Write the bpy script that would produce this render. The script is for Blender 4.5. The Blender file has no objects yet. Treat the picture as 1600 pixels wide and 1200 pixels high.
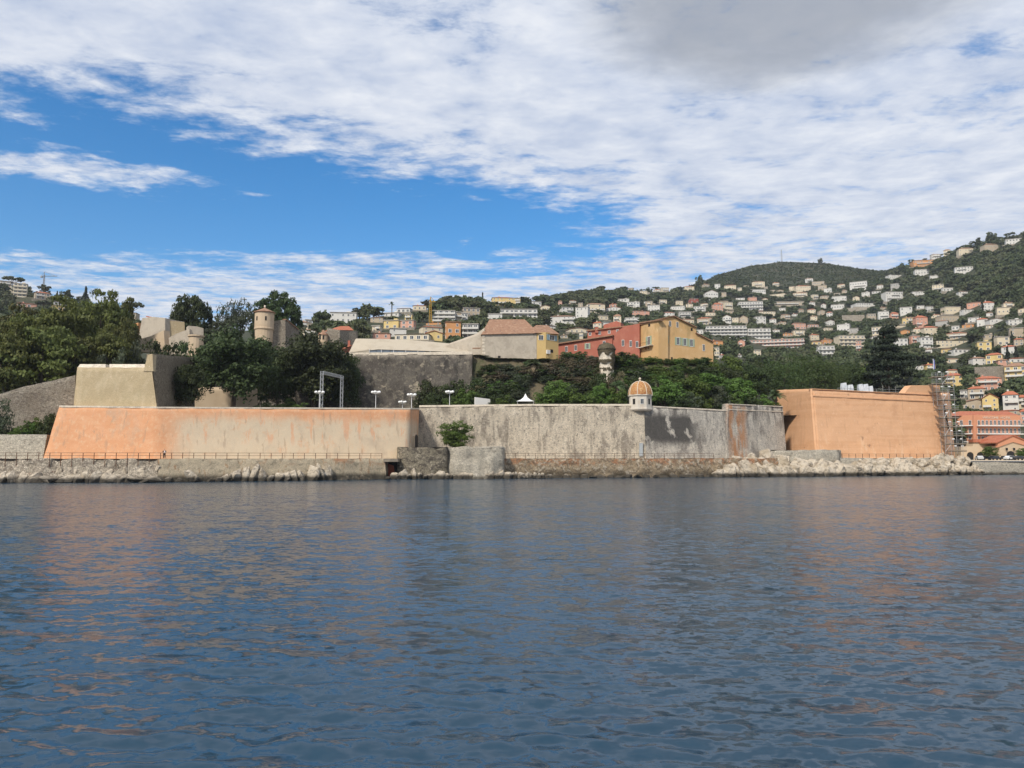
import bpy, bmesh, math, random
import numpy as np
from mathutils import Vector, Matrix
R_ = math.radians
scene = bpy.context.scene
col = scene.collection
random.seed(7); RS = np.random.RandomState(11)

# ------------------------------------------------------------------ camera
F = 1200.0; CAMH = 4.4; PITCH = math.atan(114/1200)      # pixels of the 1600 x 1200 photograph
cam_d = bpy.data.cameras.new('camera'); cam = bpy.data.objects.new('camera', cam_d); col.objects.link(cam)
cam.location = (0, 0, CAMH); cam.rotation_euler = (math.pi/2 + PITCH, 0, 0)
cam_d.sensor_fit = 'HORIZONTAL'; cam_d.sensor_width = 36; cam_d.lens = 36*F/1600
cam_d.clip_start = 0.5; cam_d.clip_end = 30000
scene.camera = cam

# ------------------------------------------------------------------ shader helpers
class S:
    """a float/vector socket with arithmetic"""
    def __init__(s, nt, sock): s.nt = nt; s.k = sock
    def _m(s, op, a, b=None, c=None):
        n = s.nt.nodes.new('ShaderNodeMath'); n.operation = op
        for i, v in enumerate((a, b, c)):
            if v is None: continue
            if isinstance(v, S): s.nt.links.new(v.k, n.inputs[i])
            else: n.inputs[i].default_value = v
        return S(s.nt, n.outputs[0])
    def __add__(s, o): return s._m('ADD', s, o)
    __radd__ = __add__
    def __sub__(s, o): return s._m('SUBTRACT', s, o)
    def __rsub__(s, o): return s._m('SUBTRACT', o, s)
    def __mul__(s, o): return s._m('MULTIPLY', s, o)
    __rmul__ = __mul__
    def __truediv__(s, o): return s._m('DIVIDE', s, o)
    def mx(s, o): return s._m('MAXIMUM', s, o)
    def mn(s, o): return s._m('MINIMUM', s, o)
    def pw(s, o): return s._m('POWER', s, o)
    def exp(s): return s._m('EXPONENT', s)
    def step(s, lo, hi, smooth=True):
        n = s.nt.nodes.new('ShaderNodeMapRange'); n.interpolation_type = 'SMOOTHSTEP' if smooth else 'LINEAR'
        n.clamp = True
        s.nt.links.new(s.k, n.inputs[0]); n.inputs[1].default_value = lo; n.inputs[2].default_value = hi
        return S(s.nt, n.outputs[0])
def setin(nt, sock, v):
    if isinstance(v, S): nt.links.new(v.k, sock)
    elif isinstance(v, (tuple, list)) and len(v) == 3 and sock.type == 'RGBA': sock.default_value = (*v, 1)
    else: sock.default_value = v
def xyz(nt, v):
    n = nt.nodes.new('ShaderNodeSeparateXYZ'); nt.links.new(v.k, n.inputs[0]); return [S(nt, o) for o in n.outputs]
def comb(nt, x, y, z):
    n = nt.nodes.new('ShaderNodeCombineXYZ')
    for i, v in enumerate((x, y, z)): setin(nt, n.inputs[i], v)
    return S(nt, n.outputs[0])
def noise(nt, v, scale=1, detail=4, rough=.55, dist=0, sc3=None):
    if sc3:
        m = nt.nodes.new('ShaderNodeMapping'); nt.links.new(v.k, m.inputs[0]); m.inputs['Scale'].default_value = sc3
        v = S(nt, m.outputs[0])
    n = nt.nodes.new('ShaderNodeTexNoise'); nt.links.new(v.k, n.inputs['Vector'])
    n.inputs['Scale'].default_value = scale; n.inputs['Detail'].default_value = detail
    n.inputs['Roughness'].default_value = rough; n.inputs['Distortion'].default_value = dist
    return S(nt, n.outputs[0])
def mix(nt, f, a, b):
    n = nt.nodes.new('ShaderNodeMix'); n.data_type = 'RGBA'
    setin(nt, n.inputs[0], f); setin(nt, n.inputs[6], a); setin(nt, n.inputs[7], b)
    return S(nt, n.outputs[2])

# ------------------------------------------------------------------ world: Nishita sky with a sheet of altocumulus
SUN_EL, SUN_AZ = R_(42), R_(211)          # azimuth clockwise from +Y: behind the camera, to its left
w = bpy.data.worlds.new('World'); scene.world = w; w.use_nodes = True
nt = w.node_tree; nt.nodes.clear()
sky = nt.nodes.new('ShaderNodeTexSky'); sky.sky_type = 'NISHITA'; sky.sun_disc = False
sky.sun_elevation = SUN_EL; sky.sun_rotation = SUN_AZ; sky.air_density = 1.0; sky.dust_density = 0.35; sky.ozone_density = 2.6
tc = nt.nodes.new('ShaderNodeTexCoord'); D = S(nt, tc.outputs['Generated'])
dx, dy, dz = xyz(nt, D)
dzc = dz.mx(0.07)
qx = dx/dzc; qy = dy/dzc                    # the cloud layer as a level plane overhead
q = comb(nt, qx, qy, 0.0)
warp = noise(nt, q, 1.3, 6, .6)
d = qy - (qx*0.52 + 2.88) + (warp-0.5)*0.75   # distance beyond the edge of the sheet
n_big = noise(nt, q, 0.9, 4, .5)
n_mid = noise(nt, q, 3.6, 6, .62, .3, sc3=(1, 1.3, 1))
n_fin = noise(nt, q, 11.0, 6, .66, .3, sc3=(1, 1.35, 1))
wisp = noise(nt, q, 2.2, 6, .62, .9, sc3=(.55, 1.6, 1))
sheet = 1.0 - d.step(-.6, .42)
right = (qx + (warp-.5)*1.2 - (d*.12)).step(-.25, .85)
band2 = ((d-.54)*(d-.54)*(-26.0)).exp() * (1.0-(qx+(warp-.5)*.6).step(-1.35, -.85))
e_ = d + qx*.5
low = e_.step(.45, 1.1)*.58 + e_.step(1.1, 1.8)*.18
cover = (sheet.mx(right*.86)).mx(band2*.8).mx(low)
tex = (n_mid-.5)*.95 + (n_fin-.5)*.6 + (wisp-.5)*.75
alpha = (cover - .5 + tex*1.4).step(-.2, .42)
alpha = alpha * .97
n_puf = noise(nt, q, 5.5, 4, .55, .4)
shade = (n_big-.5)*.7 + (n_mid-.5)*1.5 + (n_puf-.5)*1.1 + (n_fin-.5)*.6 + .55
ex = qx-.62; ey = qy-1.6
dark = 1.0 - (ex*ex*4.6 + ey*ey*5.6 + (warp-.5)*1.5 + (n_mid-.5)*.9).step(.15, 1.35)
dark2 = (n_big*(1.0-qy.step(.3, 1.6))).step(.5, .75)*.5
ccol = mix(nt, shade.step(.1, .95, False), (3.3, 3.85, 5.0), (5.75, 5.95, 6.35))
ccol = mix(nt, (dark*.78).mx(dark2), ccol, (2.3, 2.45, 2.75))
hs = nt.nodes.new('ShaderNodeHueSaturation'); nt.links.new(sky.outputs[0], hs.inputs['Color']); hs.inputs['Saturation'].default_value = 1.42; hs.inputs['Value'].default_value = 1.03
cc = mix(nt, alpha, S(nt, hs.outputs[0]), ccol)
bg = nt.nodes.new('ShaderNodeBackground'); nt.links.new(cc.k, bg.inputs[0]); bg.inputs[1].default_value = 0.15
wo = nt.nodes.new('ShaderNodeOutputWorld'); nt.links.new(bg.outputs[0], wo.inputs[0])
w.cycles.sampling_method = 'MANUAL'; w.cycles.sample_map_resolution = 512

sd = bpy.data.lights.new('sun', 'SUN'); sd.energy = 3.9; sd.angle = R_(6); sd.color = (1, .93, .82)
sun = bpy.data.objects.new('sun', sd); col.objects.link(sun)
sdir = Vector((math.sin(SUN_AZ)*math.cos(SUN_EL), math.cos(SUN_AZ)*math.cos(SUN_EL), math.sin(SUN_EL)))
sun.rotation_euler = (-sdir).to_track_quat('-Z', 'Y').to_euler(); sun.location = (0, -50, 200)
vs = scene.view_settings; vs.view_transform = 'Standard'; vs.look = 'None'; vs.exposure = 0.0; vs.gamma = 1

# ------------------------------------------------------------------ geometry helpers
CP, SP = math.cos(PITCH), math.sin(PITCH)
def ray(px, py):
    cx = (px-800)/F; cz = -(py-600)/F
    return Vector((cx, CP - SP*cz, SP + CP*cz))
def P(px, py, Y):
    r = ray(px, py); t = Y/r.y
    return Vector((r.x*t, Y, CAMH + r.z*t))
def ZP(py, Y): return P(800, py, Y).z
def PYof(z, Y):                      # image row of height z at depth Y
    e = (z-CAMH)/Y; cz = (e*CP - SP)/(CP + e*SP)
    return 600 - cz*F
def PXw(px, z, Y): return P(px, PYof(z, Y), Y)

def link(o, parent=None):
    col.objects.link(o)
    if parent is not None: o.parent = parent
    return o
def tag(o, label=None, cat=None, group=None, kind=None):
    if label: o['label'] = label
    if cat: o['category'] = cat
    if group: o['group'] = group
    if kind: o['kind'] = kind
    return o
def empty(name, loc, rz=0, label=None, cat=None, group=None):
    o = bpy.data.objects.new(name, None); o.location = loc; o.rotation_euler = (0, 0, rz); o.empty_display_size = .3
    return tag(link(o), label, cat, group)
def inst(name, me, parent, mat4):
    o = bpy.data.objects.new(name, me); link(o, parent); o.matrix_local = mat4; return o

class MB:
    def __init__(s): s.v = []; s.f = []; s.m = []
    def add(s, vs, fs, m=0):
        b = len(s.v); s.v += [tuple(p) for p in vs]; s.f += [tuple(b+i for i in f) for f in fs]; s.m += [m]*len(fs); return s
    def box(s, x0, x1, y0, y1, z0, z1, m=0):
        return s.add([(x0,y0,z0),(x1,y0,z0),(x1,y1,z0),(x0,y1,z0),(x0,y0,z1),(x1,y0,z1),(x1,y1,z1),(x0,y1,z1)],
              [(0,3,2,1),(4,5,6,7),(0,1,5,4),(1,2,6,5),(2,3,7,6),(3,0,4,7)], m)
    def prism(s, pts, vec, m=0):
        n = len(pts); vec = Vector(vec); pts = [Vector(p) for p in pts]
        return s.add(pts + [p+vec for p in pts], [tuple(range(n)), tuple(range(2*n-1, n-1, -1))] +
              [(i, i+n, (i+1) % n + n, (i+1) % n) for i in range(n)], m)
    def tube(s, pts, rad, k=6, m=0, caps=True):
        pts = [Vector(p) for p in pts]; rad = rad if hasattr(rad, '__len__') else [rad]*len(pts)
        rings = []
        for i, p in enumerate(pts):
            t = (pts[min(i+1, len(pts)-1)] - pts[max(i-1, 0)]).normalized()
            a = t.cross(Vector((0, 0, 1)) if abs(t.z) < .9 else Vector((1, 0, 0))).normalized(); b = t.cross(a)
            rings.append([p + (a*math.cos(6.28318*j/k) + b*math.sin(6.28318*j/k))*rad[i] for j in range(k)])
        fs = []
        for i in range(len(pts)-1):
            for j in range(k): fs.append((i*k+j, i*k+(j+1) % k, (i+1)*k+(j+1) % k, (i+1)*k+j))
        if caps: fs += [tuple(range(k-1, -1, -1)), tuple((len(pts)-1)*k + j for j in range(k))]
        return s.add([p for r in rings for p in r], fs, m)
    def lathe(s, prof, k=16, c=(0, 0, 0), m=0, a0=0, a1=2*math.pi):
        vs = []; full = abs(a1-a0-2*math.pi) < 1e-4; kk = k if full else k+1
        for r, z in prof:
            for j in range(kk):
                a = a0 + (a1-a0)*j/k; vs.append((c[0]+r*math.cos(a), c[1]+r*math.sin(a), c[2]+z))
        fs = []
        for i in range(len(prof)-1):
            for j in range(k):
                j2 = (j+1) % kk; fs.append((i*kk+j, i*kk+j2, (i+1)*kk+j2, (i+1)*kk+j))
        return s.add(vs, fs, m)
    def mesh(s, name, mats):
        me = bpy.data.meshes.new(name); me.from_pydata(s.v, [], s.f)
        for m in (mats if isinstance(mats, (list, tuple)) else [mats]): me.materials.append(m)
        if any(s.m): me.polygons.foreach_set('material_index', s.m)
        me.update(); return me
    def build(s, name, mats, parent=None, smooth=False, off=None):
        if off is not None: s.v = [(x-off[0], y-off[1], z-off[2]) for x, y, z in s.v]
        me = s.mesh(name, mats)
        if smooth: me.polygons.foreach_set('use_smooth', [True]*len(me.polygons))
        return link(bpy.data.objects.new(name, me), parent)

def np_mesh(name, V, Fq, mat, smooth=False):
    """V (n,3), Fq (m,4 or 3) arrays"""
    me = bpy.data.meshes.new(name); k = Fq.shape[1]
    me.vertices.add(len(V)); me.vertices.foreach_set('co', np.ascontiguousarray(V, dtype=np.float32).ravel())
    me.loops.add(Fq.size); me.loops.foreach_set('vertex_index', Fq.astype(np.int32).ravel())
    me.polygons.add(len(Fq)); me.polygons.foreach_set('loop_start', np.arange(0, Fq.size, k, dtype=np.int32))
    if smooth: me.polygons.foreach_set('use_smooth', np.ones(len(Fq), dtype=bool))
    me.update(calc_edges=True); me.validate()
    if mat: me.materials.append(mat)
    return me
_perm = RS.rand(64, 64, 64).astype(np.float32)
def vn(p, s=1.0):
    """value noise -1..1 on (n,3)"""
    p = np.asarray(p, dtype=np.float64)*s + 1000.0
    i = np.floor(p).astype(int); f = p-i; f = f*f*(3-2*f); r = 0
    for a in (0, 1):
        for b in (0, 1):
            for c in (0, 1):
                wgt = (f[:, 0] if a else 1-f[:, 0])*(f[:, 1] if b else 1-f[:, 1])*(f[:, 2] if c else 1-f[:, 2])
                r = r + wgt*_perm[(i[:, 0]+a) % 64, (i[:, 1]+b) % 64, (i[:, 2]+c) % 64]
    return r*2-1
def fbm(p, s=1.0, o=4): return sum(vn(p, s*2**k)/2**k for k in range(o))

# ------------------------------------------------------------------ materials
def new_mat(name):
    m = bpy.data.materials.new(name); m.use_nodes = True
    nt = m.node_tree; b = nt.nodes['Principled BSDF']; return m, nt, b
def pos(nt, obj=False):
    n = nt.nodes.new('ShaderNodeTexCoord' if obj else 'ShaderNodeNewGeometry')
    return S(nt, n.outputs['Object' if obj else 'Position'])
def M(name, base, rough=.85, layers=(), bump=None, spec=.3, obj=False, metal=0, cells=None):
    """layers: (colour, scale3, lo, hi, amount[, (axis, a, b) range mask ...]); bump: (scale, strength, distance)"""
    m, nt, b = new_mat(name); p = pos(nt, obj); c = base; ax = None
    for L in layers:
        f = noise(nt, p, 1, 5, .6, .3, sc3=L[1]).step(L[2], L[3])*L[4]
        for (a, lo, hi) in L[5:]:
            ax = ax or xyz(nt, p)
            wob = (noise(nt, p, .35, 4, .65, 0, sc3=(1, 1, .35))-.5)*abs(hi-lo)*.9
            f = f*(ax[a]+wob).step(lo, hi) if lo < hi else f*(1.0-(ax[a]+wob).step(hi, lo))
        c = mix(nt, f, c, L[0])
    cellh = None
    if cells:                                # individual stones too small to model: tone per stone and joints
        mp = nt.nodes.new('ShaderNodeMapping'); nt.links.new(p.k, mp.inputs[0]); mp.inputs['Scale'].default_value = cells[0]
        vo = nt.nodes.new('ShaderNodeTexVoronoi'); nt.links.new(mp.outputs[0], vo.inputs['Vector'])
        ve = nt.nodes.new('ShaderNodeTexVoronoi'); ve.feature = 'DISTANCE_TO_EDGE'; nt.links.new(mp.outputs[0], ve.inputs['Vector'])
        vr = xyz(nt, S(nt, vo.outputs['Color']))[0]; cellh = S(nt, ve.outputs['Distance']).step(0, .16)
        c = c if isinstance(c, S) else mix(nt, 0.0, c, c)
        hs_ = nt.nodes.new('ShaderNodeHueSaturation'); nt.links.new(c.k, hs_.inputs['Color'])
        setin(nt, hs_.inputs['Value'], (vr*cells[1] + (1.0-cells[1]*.5))*(cellh*cells[2] + (1.0-cells[2]))*1.33); c = S(nt, hs_.outputs[0])
    setin(nt, b.inputs['Base Color'], c); b.inputs['Roughness'].default_value = rough
    b.inputs['Specular IOR Level'].default_value = spec; b.inputs['Metallic'].default_value = metal
    if bump:
        bn = nt.nodes.new('ShaderNodeBump'); bn.inputs['Strength'].default_value = bump[1]; bn.inputs['Distance'].default_value = bump[2]
        hh = noise(nt, p, bump[0], 5, .65); hh = hh + cellh*.5 if cellh else hh
        nt.links.new(hh.k, bn.inputs['Height']); nt.links.new(bn.outputs[0], b.inputs['Normal'])
    return m
def leaf_mat(name, c1, c2, c3, trans=.2, big=None):
    m, nt, b = new_mat(name); p = pos(nt)
    oi = nt.nodes.new('ShaderNodeObjectInfo'); rnd = S(nt, oi.outputs['Random'])
    c = mix(nt, noise(nt, p, .55, 3).step(.3, .7), c1, c2)
    c = mix(nt, (noise(nt, p, 2.7, 2).step(.45, .8))*.7, c, c3)
    if big: c = mix(nt, noise(nt, p, .022, 4, .6).step(.46, .62)*.75, c, big); c = mix(nt, noise(nt, p, .09, 3, .6).step(.55, .68)*.6, c, (.03, .04, .016))
    hs = nt.nodes.new('ShaderNodeHueSaturation'); nt.links.new(c.k, hs.inputs['Color'])
    setin(nt, hs.inputs['Hue'], rnd*.05+.475); setin(nt, hs.inputs['Value'], rnd*.6+.7)
    nt.links.new(hs.outputs[0], b.inputs['Base Color']); b.inputs['Roughness'].default_value = .6
    b.inputs['Specular IOR Level'].default_value = .25
    tr = nt.nodes.new('ShaderNodeBsdfTranslucent'); nt.links.new(hs.outputs[0], tr.inputs[0])
    ms = nt.nodes.new('ShaderNodeMixShader'); ms.inputs[0].default_value = trans
    nt.links.new(b.outputs[0], ms.inputs[1]); nt.links.new(tr.outputs[0], ms.inputs[2])
    nt.links.new(ms.outputs[0], nt.nodes['Material Output'].inputs[0]); return m
ORANGE = (.60, .30, .155); CREAM = (.58, .475, .34); LIME = (.50, .44, .35)
MAT = {}
MAT['orange_old'] = M('weathered orange render', ORANGE, layers=[
    ((.68, .40, .24), (.5, .5, 1.1), .42, .68, .4),
    (CREAM, (.35, .35, .5), .2, .46, .95, (2, 13.2, 10.4), (0, -65.5, -59)),
    (CREAM, (.9, .9, .12), .44, .56, .8, (2, 13.4, 9), (0, -62, -50)),
    ((.62, .33, .19), (.8, .8, .14), .55, .64, .75, (2, 6, 9)),
    ((.66, .50, .33), (1.6, 1.6, 1.2), .52, .66, .3),
    ((.72, .55, .38), (2.2, 2.2, 1.6), .58, .72, .4),
    ((.33, .24, .17), (1.3, 1.3, .07), .57, .68, .5), ((.40, .32, .24), (.3, .3, .2), .52, .7, .45)], bump=(1.6, .5, .12))
MAT['orange_new'] = M('fresh orange render', (.68, .395, .225), layers=[
    ((.62, .34, .18), (.03, .03, .9), .44, .56, .7), ((.52, .27, .14), (.25, .25, .25), .55, .7, .45), ((.78, .5, .31), (1.2, 1.2, .9), .6, .7, .5),
    ((.74, .43, .24), (.5, .5, .6), .45, .7, .5),
    ((.74, .50, .32), (.5, .5, .16), .56, .66, .65, (2, 12.5, 6)),
    ((.30, .17, .10), (.5, .5, .5), .67, .73, .7), ((.46, .26, .15), (1.2, 1.2, .08), .58, .7, .45), ((.80, .56, .38), (2.4, 2.4, 2.0), .6, .68, .45)], bump=(1.8, .6, .1))
MAT['tan'] = M('tan limewashed masonry', (.36, .285, .175), layers=[
    ((.44, .36, .24), (.6, .6, .35), .45, .7, .7), ((.34, .28, .17), (.5, .5, .12), .5, .7, .5),
    ((.66, .60, .48), (2.5, 2.5, 2.5), .63, .7, .7, (2, 17, 21))], cells=((1.3, 1.3, 2.2), .22, .12), bump=(1.8, .5, .12))
def stone(name, base, dark, light, z=None, extra=()):
    return M(name, base, layers=[(light, (.7, .7, .5), .45, .68, .75), (dark, (.38, .38, .16), .5, .64, .75),
        (dark, (1.1, 1.1, .10), .56, .68, .6), (light, (2.6, 2.6, 2.6), .55, .7, .6),
        ((.15, .13, .11), (2.3, 2.3, 2.3), .58, .64, .7), ((.66, .60, .50), (3.2, 3.2, 3.2), .6, .66, .7), ((.07, .06, .05), (.9, .9, .9), .68, .72, .85), *extra], cells=((1.2, 1.2, 1.9), .42, .28), bump=(2.2, .9, .22))
MAT['grey_wall'] = stone('weathered grey rampart stone', (.56, .485, .38), (.22, .185, .15), (.68, .60, .48))
MAT['black_wall'] = stone('black-stained grey rampart stone', (.52, .48, .42), (.23, .205, .185), (.68, .63, .54), extra=[
    ((.075, .07, .065), (.22, .22, .2), .40, .47, .93, (2, 6.3, 8.5), (2, 15, 13), (0, 46, 41)),
    ((.12, .11, .10), (.8, .8, .1), .5, .62, .7, (2, 11, 15)),
    ((.50, .24, .11), (.7, .7, .2), .36, .56, .85, (0, 50.6, 52), (0, 57.5, 55.5))])
MAT['dark_wall'] = M('dark lichen-stained rampart', (.115, .10, .085), layers=[
    ((.19, .17, .14), (.25, .25, .2), .42, .66, .8), ((.055, .05, .045), (.5, .5, .12), .5, .66, .8),
    ((.42, .36, .27), (.42, .42, .42), .6, .65, .9), ((.26, .23, .18), (.9, .9, .9), .52, .62, .7), ((.42, .36, .27), (.3, .3, .3), .5, .58, .85, (2, 20, 15)),
    ((.36, .31, .25), (.4, .4, .4), .4, .55, .8, (2, 29.3, 31))], cells=((1.1, 1.1, 1.7), .4, .25), bump=(1.6, .9, .25))
MAT['tan_rough'] = M('rough tan rubble', (.33, .27, .19), layers=[((.20, .165, .12), (1.6, 1.6, 2), .48, .62, .8), ((.46, .39, .28), (1.3, 1.3, 1.6), .55, .68, .7)], cells=((1.6, 1.6, 2.4), .5, .35), bump=(2.4, 1, .3))
MAT['rubble'] = M('rubble stone masonry', (.40, .35, .28), layers=[
    ((.22, .19, .16), (1.8, 1.8, 2.2), .5, .62, .8), ((.56, .50, .42), (1.3, 1.3, 1.6), .55, .68, .8),
    ((.27, .22, .17), (.22, .22, .22), .5, .65, .5)], cells=((1.3, 1.3, 2.0), .55, .4), bump=(2.6, 1, .3))
MAT['block'] = M('pale stone block masonry', (.52, .47, .38), layers=[
    ((.34, .30, .24), (1.5, 1.5, 2.4), .5, .64, .8), ((.62, .56, .46), (1.2, 1.2, 1.2), .52, .7, .7),
    ((.10, .085, .06), (.6, .6, .6), .25, .5, .9, (2, 1.0, .2))], cells=((1.1, 1.1, 1.9), .5, .4), bump=(2.4, .9, .25))
MAT['block_dark'] = M('brown mottled stone masonry', (.30, .26, .19), layers=[
    ((.12, .10, .08), (1.3, 1.3, 1.6), .46, .6, .85), ((.52, .45, .34), (1.7, 1.7, 2.2), .55, .66, .8),
    ((.06, .05, .04), (.6, .6, .6), .2, .5, .9, (2, 1.3, .3))], cells=((1.3, 1.3, 2.0), .7, .45), bump=(2.2, 1, .3))
MAT['seawall_rock'] = M('grey brown shore rock', (.44, .38, .30), layers=[
    ((.24, .20, .16), (.9, .9, 1.2), .48, .62, .8), ((.34, .16, .10), (.4, .4, .5), .62, .7, .7),
    ((.62, .56, .46), (1.4, 1.4, 1.4), .55, .68, .7), ((.06, .05, .04), (.6, .6, .6), .15, .45, .9, (2, 1.3, .5))], cells=((.7, .7, 1.0), .5, .4), bump=(1.8, 1, .35))
MAT['seawall_tan'] = M('tan quay masonry with rust streaks', (.50, .42, .30), layers=[
    ((.36, .20, .10), (1.3, 1.3, .06), .55, .68, .8), ((.42, .21, .11), (.4, .4, .6), .45, .6, .8, (2, 2.4, 3.8), (0, -50, -42)),
    ((.27, .23, .17), (1.2, 1.2, 1.2), .5, .65, .7), ((.045, .04, .03), (.5, .5, .5), .15, .5, .95, (2, 1.7, .6))], cells=((1.4, 1.4, 2.2), .35, .25), bump=(2, .9, .25))
MAT['seawall_brown'] = M('brown quay rubble', (.44, .34, .225), layers=[
    ((.46, .21, .10), (.7, .7, .9), .40, .58, .85, (2, 2.2, 3.4)), ((.20, .15, .10), (1.2, 1.2, 1.5), .46, .6, .8),
    ((.60, .52, .40), (1.2, 1.2, 1.2), .52, .62, .8), ((.06, .048, .03), (.35, .35, .35), .3, .6, .92, (2, 2.2, .6))], cells=((1.3, 1.3, 2.0), .6, .4), bump=(2, 1, .3))
MAT['limestone'] = M('pale limestone rock', (.58, .50, .39), layers=[
    ((.27, .225, .17), (1.1, 1.1, 1.5), .5, .62, .75), ((.70, .64, .54), (1.6, 1.6, 1.6), .54, .7, .7),
    ((.19, .15, .11), (.8, .8, .8), .56, .66, .75), ((.38, .30, .2), (.25, .25, .25), .5, .66, .7), ((.045, .038, .028), (.7, .7, .7), .1, .45, .96, (2, 1.25, .5))], bump=(2.4, 1, .5))
MAT['coping'] = M('pale coping stone', (.58, .51, .41), layers=[((.34, .30, .25), (.8, .8, .8), .5, .65, .6)], cells=((.5, .5, 3), .35, .25), bump=(2, .4, .08))
MAT['walk'] = M('walkway concrete', (.52, .44, .33), layers=[((.34, .27, .2), (.6, .6, .6), .5, .7, .5)], bump=(2, .4, .05))
MAT['rust'] = M('rusty iron', (.15, .075, .04), rough=.8, layers=[((.07, .05, .04), (3, 3, 3), .4, .6, .7)])
MAT['soil'] = M('dry scrub soil', (.13, .105, .065), layers=[((.06, .07, .03), (.3, .3, .3), .42, .6, .8), ((.25, .2, .14), (.5, .5, .5), .6, .72, .7)], bump=(1, 1, .4))
MAT['hill'] = M('wooded hillside ground', (.04, .043, .02), layers=[((.085, .072, .042), (.03, .03, .03), .5, .64, .7), ((.03, .04, .015), (.1, .1, .1), .45, .6, .7), ((.2, .17, .12), (.08, .08, .08), .66, .74, .7)])
MAT['paving'] = M('terrace paving', (.36, .31, .25), layers=[((.24, .2, .16), (.4, .4, .4), .45, .65, .6)])
MAT['tile'] = M('clay roof tiles', (.29, .165, .105), layers=[((.40, .26, .175), (1.4, 1.4, 1.4), .5, .66, .8), ((.17, .10, .07), (.9, .9, .9), .54, .68, .7)], bump=(3, .7, .1))
MAT['tile_red'] = M('red roof tiles', (.40, .13, .07), layers=[((.5, .22, .13), (1.2, 1.2, 1.2), .5, .66, .7), ((.24, .09, .06), (.8, .8, .8), .55, .68, .6)], bump=(3, .6, .1))
MAT['trunk'] = M('bark', (.10, .075, .055), layers=[((.17, .14, .11), (3, 3, .6), .5, .65, .7)], bump=(5, .8, .06))
MAT['white'] = M('white paint', (.74, .72, .68), rough=.5)
MAT['white_metal'] = M('white painted metal', (.78, .78, .78), rough=.35)
MAT['alu'] = M('aluminium truss', (.52, .53, .54), rough=.35, metal=.6)
MAT['steel'] = M('galvanised steel', (.38, .38, .38), rough=.5, metal=.4, layers=[((.22, .2, .18), (1.5, 1.5, 1.5), .5, .65, .6)])
MAT['plank'] = M('scaffold planks', (.26, .22, .17), layers=[((.14, .12, .1), (1, 1, 1), .45, .6, .6)])
MAT['globe'] = M('opal lamp glass', (.85, .85, .84), rough=.2)
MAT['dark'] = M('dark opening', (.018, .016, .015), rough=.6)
MAT['wood_red'] = M('red brown timber', (.22, .06, .03))
m, nt2, b2 = new_mat('window glass'); MAT['glass'] = m
b2.inputs['Base Color'].default_value = (.035, .045, .055, 1); b2.inputs['Roughness'].default_value = .12
MAT['canvas'] = M('cream marquee canvas', (.46, .40, .31), rough=.7, layers=[((.37, .31, .23), (.35, .35, .6), .45, .68, .6)], bump=(.9, .3, .1))
MAT['canvas_white'] = M('white tent canvas', (.8, .8, .78), rough=.6)
MAT['mesh_blue'] = M('clear marquee side', (.16, .19, .23), rough=.3)
MAT['red_plaster'] = M('faded red plaster', (.37, .125, .085), layers=[((.45, .19, .13), (.4, .4, .3), .45, .68, .7), ((.27, .10, .07), (.6, .6, .13), .55, .7, .5), ((.5, .3, .22), (.9, .9, .5), .66, .74, .6)], bump=(2, .3, .05))
MAT['ochre'] = M('ochre plaster', (.60, .38, .175), layers=[((.66, .45, .24), (.3, .3, .3), .45, .65, .6), ((.36, .25, .11), (.45, .45, .16), .47, .66, .7, (2, 35, 38.5)), ((.70, .52, .3), (.6, .6, .6), .62, .7, .5)], bump=(2, .3, .05))  # brown layer high on the wall: shade under the eaves put into the colour
MAT['yellow_plaster'] = M('yellow plaster', (.62, .44, .19), layers=[((.55, .37, .14), (.4, .4, .2), .5, .68, .5)])
MAT['grey_render'] = M('rough grey-beige render', (.47, .41, .33), layers=[((.36, .31, .25), (.5, .5, .5), .45, .64, .7), ((.56, .50, .42), (1.4, 1.4, 1.4), .54, .7, .6), ((.3, .26, .21), (.8, .8, .12), .6, .7, .4)], bump=(2.4, .6, .12))
MAT['blue_shutter'] = M('pale blue shutter', (.30, .45, .52), rough=.6)
MAT['green_shutter'] = M('pale green shutter', (.36, .46, .33), rough=.6)
MAT['hotel'] = M('salmon hotel plaster', (.58, .27, .155), layers=[((.6, .27, .16), (.3, .3, .3), .45, .65, .6)])
MAT['beige'] = M('beige plaster', (.55, .43, .30), layers=[((.47, .35, .23), (.3, .3, .3), .45, .65, .5)])
MAT['skin'] = M('skin', (.5, .3, .2), rough=.6); MAT['cloth_dark'] = M('dark cloth', (.02, .014, .016)); MAT['cloth_white'] = M('pale shirt', (.72, .66, .64)); MAT['hair'] = M('brown hair', (.10, .06, .03))
HC = {'W': (.64, .62, .575), 'C': (.66, .57, .42), 'Y': (.66, .50, .22), 'P': (.60, .33, .24), 'O': (.60, .30, .13), 'T': (.46, .38, .28), 'G': (.40, .38, .35), 'R': (.36, .10, .07)}
HN = {'W': 'white', 'C': 'cream', 'Y': 'yellow', 'P': 'pink', 'O': 'orange', 'T': 'tan', 'G': 'grey', 'R': 'red'}
HM = {k: M(HN[k]+' house plaster', v, layers=[(tuple(x*.78 for x in v), (.25, .25, .18), .45, .68, .6)]) for k, v in HC.items()}
MAT['flat_roof'] = M('pale flat roof', (.5, .46, .41), layers=[((.36, .33, .3), (.3, .3, .3), .45, .65, .6)])
MAT['l_oak'] = leaf_mat('dark evergreen leaves', (.03, .046, .015), (.052, .073, .023), (.09, .11, .037))
MAT['l_pine'] = leaf_mat('pine needles', (.062, .074, .018), (.105, .113, .026), (.17, .16, .042))
MAT['l_green'] = leaf_mat('green leaves', (.07, .115, .022), (.11, .165, .034), (.16, .22, .055), .3)
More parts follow.
